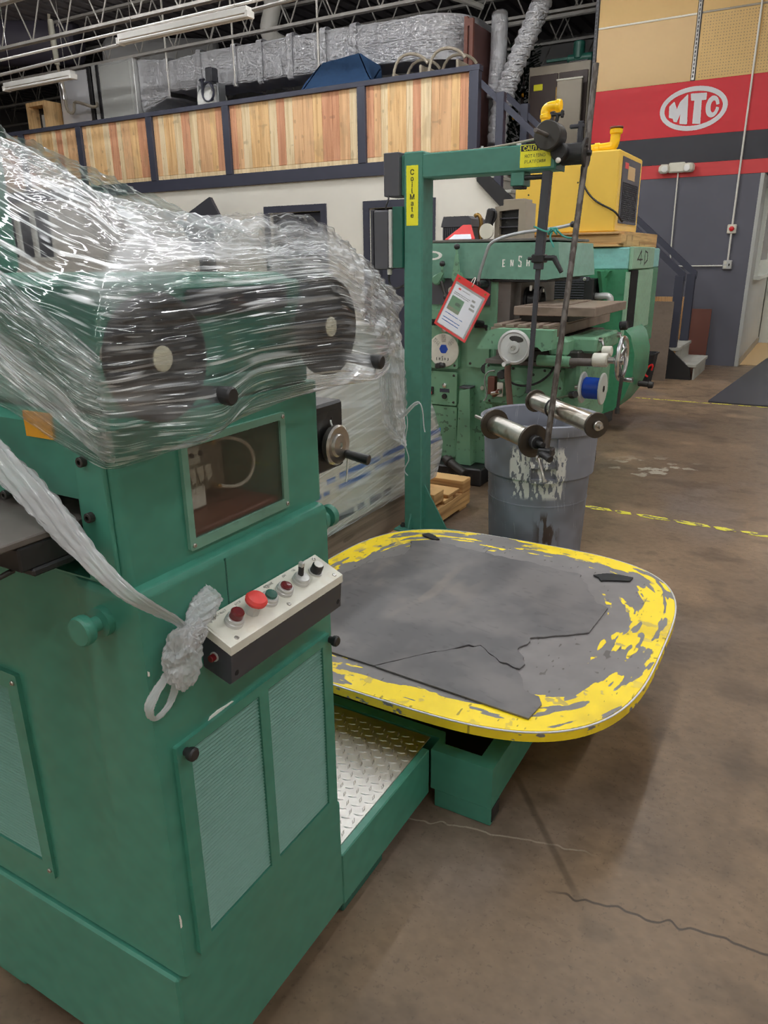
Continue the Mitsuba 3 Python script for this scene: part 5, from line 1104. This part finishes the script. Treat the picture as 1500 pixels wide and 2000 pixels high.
obj('end_beam', bx(-1.70, -1.62, 7.081, 8.55, 1.66, 1.79), 'pallet_wood', pa); obj('block', bx(-2.25, -2.10, 6.985, 7.06, 1.683, 1.768), 'pallet_wood', pa)
for i in range(6): obj('deck_board', bx(-2.66, -1.64, 6.95 + i * .27, 7.12 + i * .27, 1.766, 1.784), 'pallet_wood', pa)
for i in range(3): obj('bottom_board', bx(-2.66, -1.64, 6.97 + i * .55, 7.09 + i * .55, 1.662, 1.684), 'pallet_wood', pa)
dy = thing('air_dryer', 'yellow cabinet with black side grille and pipes on the wooden pallet', 'air dryer')
obj('cabinet', bx(-2.63, -1.70, 7.02, 7.9, 1.785, 2.445, .012), 'yellow', dy)
sd = obj('side_panel', bx(-1.705, -1.694, 7.12, 7.82, 1.86, 2.40, 0), 'grey_box', dy, 'dark side panel with grille')
obj('grille_backing', bx(-1.694, -1.692, 7.17, 7.76, 1.885, 2.2, 0), 'dark_void', sd)
obj('grille_wires', J([bx(-1.692, -1.690, 7.17, 7.76, z, z + .004, 0) for z in np.arange(1.89, 2.2, .017)] + [bx(-1.692, -1.690, y, y + .005, 1.885, 2.2, 0) for y in np.arange(7.17, 7.76, .03)]), 'charcoal', sd, kind='stuff')
obj('sticker', bx(-1.694, -1.692, 7.2, 7.33, 2.31, 2.36, 0), 'estop', sd); obj('sticker', bx(-1.694, -1.692, 7.33, 7.6, 2.23, 2.34, 0), 'tan', sd)
for x, z in ((-2.0, 2.38), (-2.05, 2.2), (-2.5, 2.12)): obj('screw', screw((x, 7.02, z), (0, -1, 0), .007), 'cast', dy)
cdp = obj('power_cord', tube(smoothpath([(-2.02, 7.0, 2.33), (-2.0, 7.0, 2.2), (-1.92, 7.0, 2.08), (-1.8, 7.0, 2.0), (-1.70, 7.0, 1.945), (-1.67, 7.05, 1.90), (-1.66, 7.12, 1.87)]), .008), 'black', dy)
def pipe_y(pts, r): return tube(smoothpath(pts, 10), r, 16)
obj('pipe', J(pipe_y([(-2.44, 7.2, 2.44), (-2.44, 7.2, 2.7), (-2.44, 7.2, 2.80)], .038), pipe_y([(-2.44, 7.2, 2.79), (-2.43, 7.2, 2.845), (-2.38, 7.2, 2.86), (-2.31, 7.2, 2.855)], .042), cy((-2.44, 7.2, 2.76), (-2.44, 7.2, 2.80), .05), cy((-2.345, 7.2, 2.857), (-2.30, 7.2, 2.855), .055)), 'pipe_yellow', dy, 'bright yellow elbow pipe')
obj('pipe', J(pipe_y([(-2.14, 7.3, 2.485), (-1.95, 7.3, 2.495), (-1.87, 7.3, 2.50)], .042), pipe_y([(-1.88, 7.3, 2.50), (-1.84, 7.3, 2.51), (-1.825, 7.3, 2.56), (-1.82, 7.3, 2.62)], .042), cy((-2.0, 7.3, 2.49), (-1.95, 7.3, 2.493), .052), cy((-1.82, 7.3, 2.60), (-1.82, 7.3, 2.645), .055)), 'pipe_yellow', dy, 'bright yellow bent pipe'); obj('pipe_cap', cy((-1.82, 7.3, 2.645), (-1.82, 7.3, 2.66), .058), 'red_brown', dy)

# ------------------------------------------------------------------ stretch film over the head of the straightener
sf = thing('stretch_film', 'clear stretch film wrapped tightly over the top of the green straightening machine', 'plastic film')
CP = np.array([
 [(-1.195, .64, 1.412), (-1.19, .63, 1.50), (-1.18, .65, 1.58), (-1.25, .75, 1.68), (-1.45, .95, 1.80), (-1.85, 1.15, 1.92)],
 [(-1.012, .645, 1.38), (-.995, .635, 1.45), (-.98, .645, 1.52), (-1.0, .70, 1.60), (-1.2, .88, 1.72), (-1.496, 1.05, 1.82)],
 [(-.92, .645, 1.345), (-.91, .633, 1.42), (-.90, .642, 1.50), (-.91, .70, 1.57), (-1.05, .88, 1.67), (-1.35, 1.05, 1.76)],
 [(-.818, .652, 1.311), (-.772, .622, 1.38), (-.766, .622, 1.47), (-.80, .675, 1.562), (-.98, .88, 1.63), (-1.23, 1.05, 1.709)],
 [(-.812, .72, 1.313), (-.738, .68, 1.372), (-.738, .69, 1.47), (-.765, .72, 1.563), (-.91, .88, 1.615), (-1.12, 1.05, 1.678)],
 [(-.812, .80, 1.319), (-.712, .775, 1.366), (-.742, .80, 1.47), (-.772, .82, 1.565), (-.86, .92, 1.61), (-.98, 1.05, 1.65)],
 [(-.812, .946, 1.333), (-.755, .93, 1.385), (-.757, .94, 1.47), (-.79, .94, 1.562), (-.82, 1.0, 1.605), (-.83, 1.05, 1.638)],
 [(-.81, 1.158, 1.349), (-.742, 1.12, 1.38), (-.738, 1.12, 1.47), (-.766, 1.12, 1.568), (-.81, 1.18, 1.60), (-.842, 1.25, 1.619)],
 [(-.84, 1.25, 1.352), (-.708, 1.20, 1.368), (-.738, 1.21, 1.46), (-.758, 1.235, 1.535), (-.79, 1.28, 1.56), (-.80, 1.32, 1.572)],
 [(-.90, 1.40, 1.37), (-.80, 1.385, 1.38), (-.775, 1.39, 1.43), (-.77, 1.40, 1.465), (-.775, 1.41, 1.485), (-.78, 1.42, 1.497)],
 [(-1.15, 1.42, 1.365), (-1.15, 1.44, 1.42), (-1.15, 1.44, 1.47), (-1.15, 1.42, 1.53), (-1.15, 1.38, 1.58), (-1.2, 1.3, 1.66)],
 [(-1.7, 1.42, 1.42), (-1.7, 1.45, 1.5), (-1.7, 1.45, 1.6), (-1.75, 1.4, 1.72), (-1.8, 1.3, 1.82), (-1.85, 1.2, 1.93)]], float)
def grid_mesh(P, nu, nv):
    iu, iv = np.arange(P.shape[0]), np.arange(P.shape[1])
    A = PchipInterpolator(iu, P, axis=0)(np.linspace(0, iu[-1], nu))
    A = PchipInterpolator(iv, A, axis=1)(np.linspace(0, iv[-1], nv))
    return A
def grid_faces(nu, nv):
    i, j = np.meshgrid(np.arange(nu - 1), np.arange(nv - 1), indexing='ij'); a = (i * nv + j).ravel()
    return np.vstack([np.stack([a, a + nv, a + nv + 1], 1), np.stack([a, a + nv + 1, a + 1], 1)])
def normals(A):
    n = np.cross(np.gradient(A, axis=0), np.gradient(A, axis=1)); return n / (np.linalg.norm(n, axis=2, keepdims=True) + 1e-12)
def film_sheet(P, nu, nv, us, seed, amp=1., crumple=None):
    A = grid_mesh(np.array(P, float), nu, nv); N_ = normals(A)
    u, v = np.meshgrid(np.linspace(0, 1, nu) * us, np.linspace(0, 1, nv), indexing='ij')
    q = np.stack([u * 8, v * 74 + 3 * meshkit.noise(np.stack([u * 2, v * 4, v * 0], -1), seed), v * 0 + seed], -1)
    d = .0040 * (meshkit.noise(q, seed) - .5) + .0013 * (meshkit.noise(q * [2, 2.3, 1], seed + 1) - .5) + .012 * (meshkit.fbm(np.stack([u * 5, v * 6, v * 0], -1), 3, seed + 2) - .5)
    if crumple is not None:
        c = crumple(u / us, v); f = 1 - np.abs(2 * meshkit.fbm(A * 22, 3, seed + 5) - 1); g = 1 - np.abs(2 * meshkit.noise(A * 75, seed + 8) - 1)
        d = d + c * (.030 * (f - .6) + .008 * (g - .5))
    A = A + N_ * (d * amp)[..., None]
    return trimesh.Trimesh(A.reshape(-1, 3), grid_faces(nu, nv), process=False), np.stack([u, v], -1).reshape(-1, 2)
def crump(u, v):
    s = np.clip((v - .62) / .25, 0, 1) * np.clip((u - .25) / .3, 0, 1)
    return np.maximum(s, .35 * np.clip((v - .7) / .2, 0, 1))
m, uv = film_sheet(CP, 620, 460, 1.6, 11, 1., crump)
obj('wrap', m, 'film', sf, smooth=True, uv=uv)
# second loose layer crossing from the left peak to the front corner, and the gathered mass at the rear right
m, uv = film_sheet([[(-1.75, .80, 1.90), (-1.55, .72, 1.72), (-1.30, .66, 1.58)], [(-1.35, .74, 1.74), (-1.15, .655, 1.59), (-1.02, .63, 1.46)], [(-1.08, .68, 1.62), (-.96, .628, 1.50), (-.90, .622, 1.40)], [(-.90, .635, 1.54), (-.83, .612, 1.45), (-.80, .622, 1.345)], [(-.772, .63, 1.47), (-.765, .625, 1.42), (-.785, .645, 1.325)]], 260, 160, 1.2, 31, .8)
obj('wrap_layer', m, 'film', sf, smooth=True, uv=uv)
m, uv = film_sheet([[(-.93, 1.02, 1.66), (-.86, 1.06, 1.61), (-.80, 1.02, 1.565)], [(-.85, 1.18, 1.665), (-.79, 1.18, 1.60), (-.755, 1.14, 1.53)], [(-.82, 1.27, 1.625), (-.765, 1.26, 1.56), (-.735, 1.22, 1.47)], [(-.80, 1.35, 1.565), (-.75, 1.33, 1.49), (-.735, 1.27, 1.41)], [(-.785, 1.42, 1.49), (-.755, 1.40, 1.42), (-.75, 1.33, 1.375)]], 220, 160, .9, 41, 1., lambda u, v: .9 + 0 * u)
obj('bunched_film', m, 'film', sf, smooth=True, uv=uv + .37)
# loose tail hanging by the post
rows = []
for t, xa, xb, z in ((0, -.86, -.78, 1.47), (.2, -.835, -.765, 1.40), (.45, -.825, -.757, 1.31), (.7, -.815, -.757, 1.235), (.88, -.795, -.756, 1.20), (1, -.772, -.757, 1.183)):
    rows.append([(xa + (xb - xa) * k / 4, 1.41 + .012 * (k % 2) + .01 * math.sin(7 * t + k), z + .004 * (k % 2)) for k in range(5)])
m, uv = film_sheet(np.array(rows), 200, 90, .8, 51, .9, lambda u, v: .55 + 0 * u)
obj('hanging_tail', m, 'film', sf, smooth=True, uv=uv + 1.3)
wisp = smoothpath([(-.775, 1.41, 1.255), (-.745, 1.40, 1.272), (-.72, 1.40, 1.287), (-.713, 1.40, 1.27), (-.71, 1.40, 1.24), (-.707, 1.40, 1.225)], 8)
obj('wisp', tube(wisp, np.r_[np.linspace(.005, .0035, 20), np.full(len(wisp) - 20, .0015)], 6), 'film_dense', sf)
obj('wisp', tube(smoothpath([(-.76, 1.41, 1.26), (-.755, 1.405, 1.22), (-.757, 1.405, 1.185), (-.75, 1.405, 1.155), (-.76, 1.405, 1.135), (-.752, 1.405, 1.12)], 8), .0012, 5), 'film_dense', sf)
# twisted strap running down to the control box
def strap(pts, w, t, tw, seed, n=None):
    p = smoothpath(pts, 26); L = len(p); s = np.linspace(0, 1, L); w = np.interp(s, np.linspace(0, 1, len(w)), w); tg = np.gradient(p, axis=0); tg /= np.linalg.norm(tg, axis=1, keepdims=True)
    out = np.array([.55, -.83, .1]); a = np.cross(tg, out); a /= np.linalg.norm(a, axis=1, keepdims=True); b = np.cross(a, tg); K = 44; th = np.arange(K) * 2 * np.pi / K
    V = p[:, None] + (w[:, None] * np.cos(th))[..., None] * a[:, None] + (t * w[:, None] * np.sin(th))[..., None] * b[:, None]
    ph = th[None] + tw * s[:, None]
    rd = 1 + .16 * np.sin(9 * ph) + .10 * np.sin(21 * ph + 3) + .25 * (meshkit.noise(np.stack([np.cos(th)[None] * 3 + 0 * s[:, None], np.sin(th)[None] * 3 + 0 * s[:, None], s[:, None] * 28 + 0 * th[None]], -1), seed) - .5)
    V = p[:, None] + (V - p[:, None]) * rd[..., None]
    i, j = np.meshgrid(np.arange(L - 1), np.arange(K), indexing='ij')
    q = np.stack([i * K + j, i * K + (j + 1) % K, (i + 1) * K + (j + 1) % K, (i + 1) * K + j], -1).reshape(-1, 4)
    return trimesh.Trimesh(V.reshape(-1, 3), np.vstack([q[:, [0, 1, 2]], q[:, [0, 2, 3]]]), process=False)
obj('twisted_strap', strap([(-1.10, .62, 1.375), (-1.017, .622, 1.313), (-.922, .622, 1.252), (-.843, .625, 1.188), (-.785, .635, 1.14), (-.778, .69, 1.085), (-.782, .728, 1.046)], [.024, .023, .021, .019, .012, .009, .006], .35, 3, 3), 'film_dense', sf, 'twisted film strap', smooth=True)
def crumpled(c, r, seed, lvl=5, amp=.5):
    g = trimesh.creation.icosphere(lvl, 1.0); v = g.vertices; n = v.copy()
    f = 1 - np.abs(2 * meshkit.fbm(v * 1.7, 4, seed) - 1); h = 1 - np.abs(2 * meshkit.noise(v * 5, seed + 3) - 1)
    g.vertices = np.array(c) + (v * (1 - amp + amp * f[:, None] + .22 * (h[:, None] - .5))) * np.array(r); return g
obj('knot', J(crumpled((-.778, .715, .998), (.020, .036, .052), 3), crumpled((-.776, .742, 1.03), (.016, .025, .024), 9)), 'film_dense', sf, 'crumpled film knot', smooth=True)
obj('knot_tail', strap([(-.782, .735, 1.03), (-.784, .775, 1.058), (-.786, .805, 1.072)], [.008, .02, .016], .5, 2, 13), 'film_dense', sf, smooth=True)
obj('loop', strap([(-.784, .685, .985), (-.787, .665, .965), (-.789, .648, .94), (-.789, .655, .922), (-.788, .672, .922), (-.788, .695, .938), (-.787, .705, .96), (-.785, .712, .985)], [.005, .006, .007, .0045, .004, .005, .006, .006], .2, 5, 23), 'film_dense', sf, smooth=True)
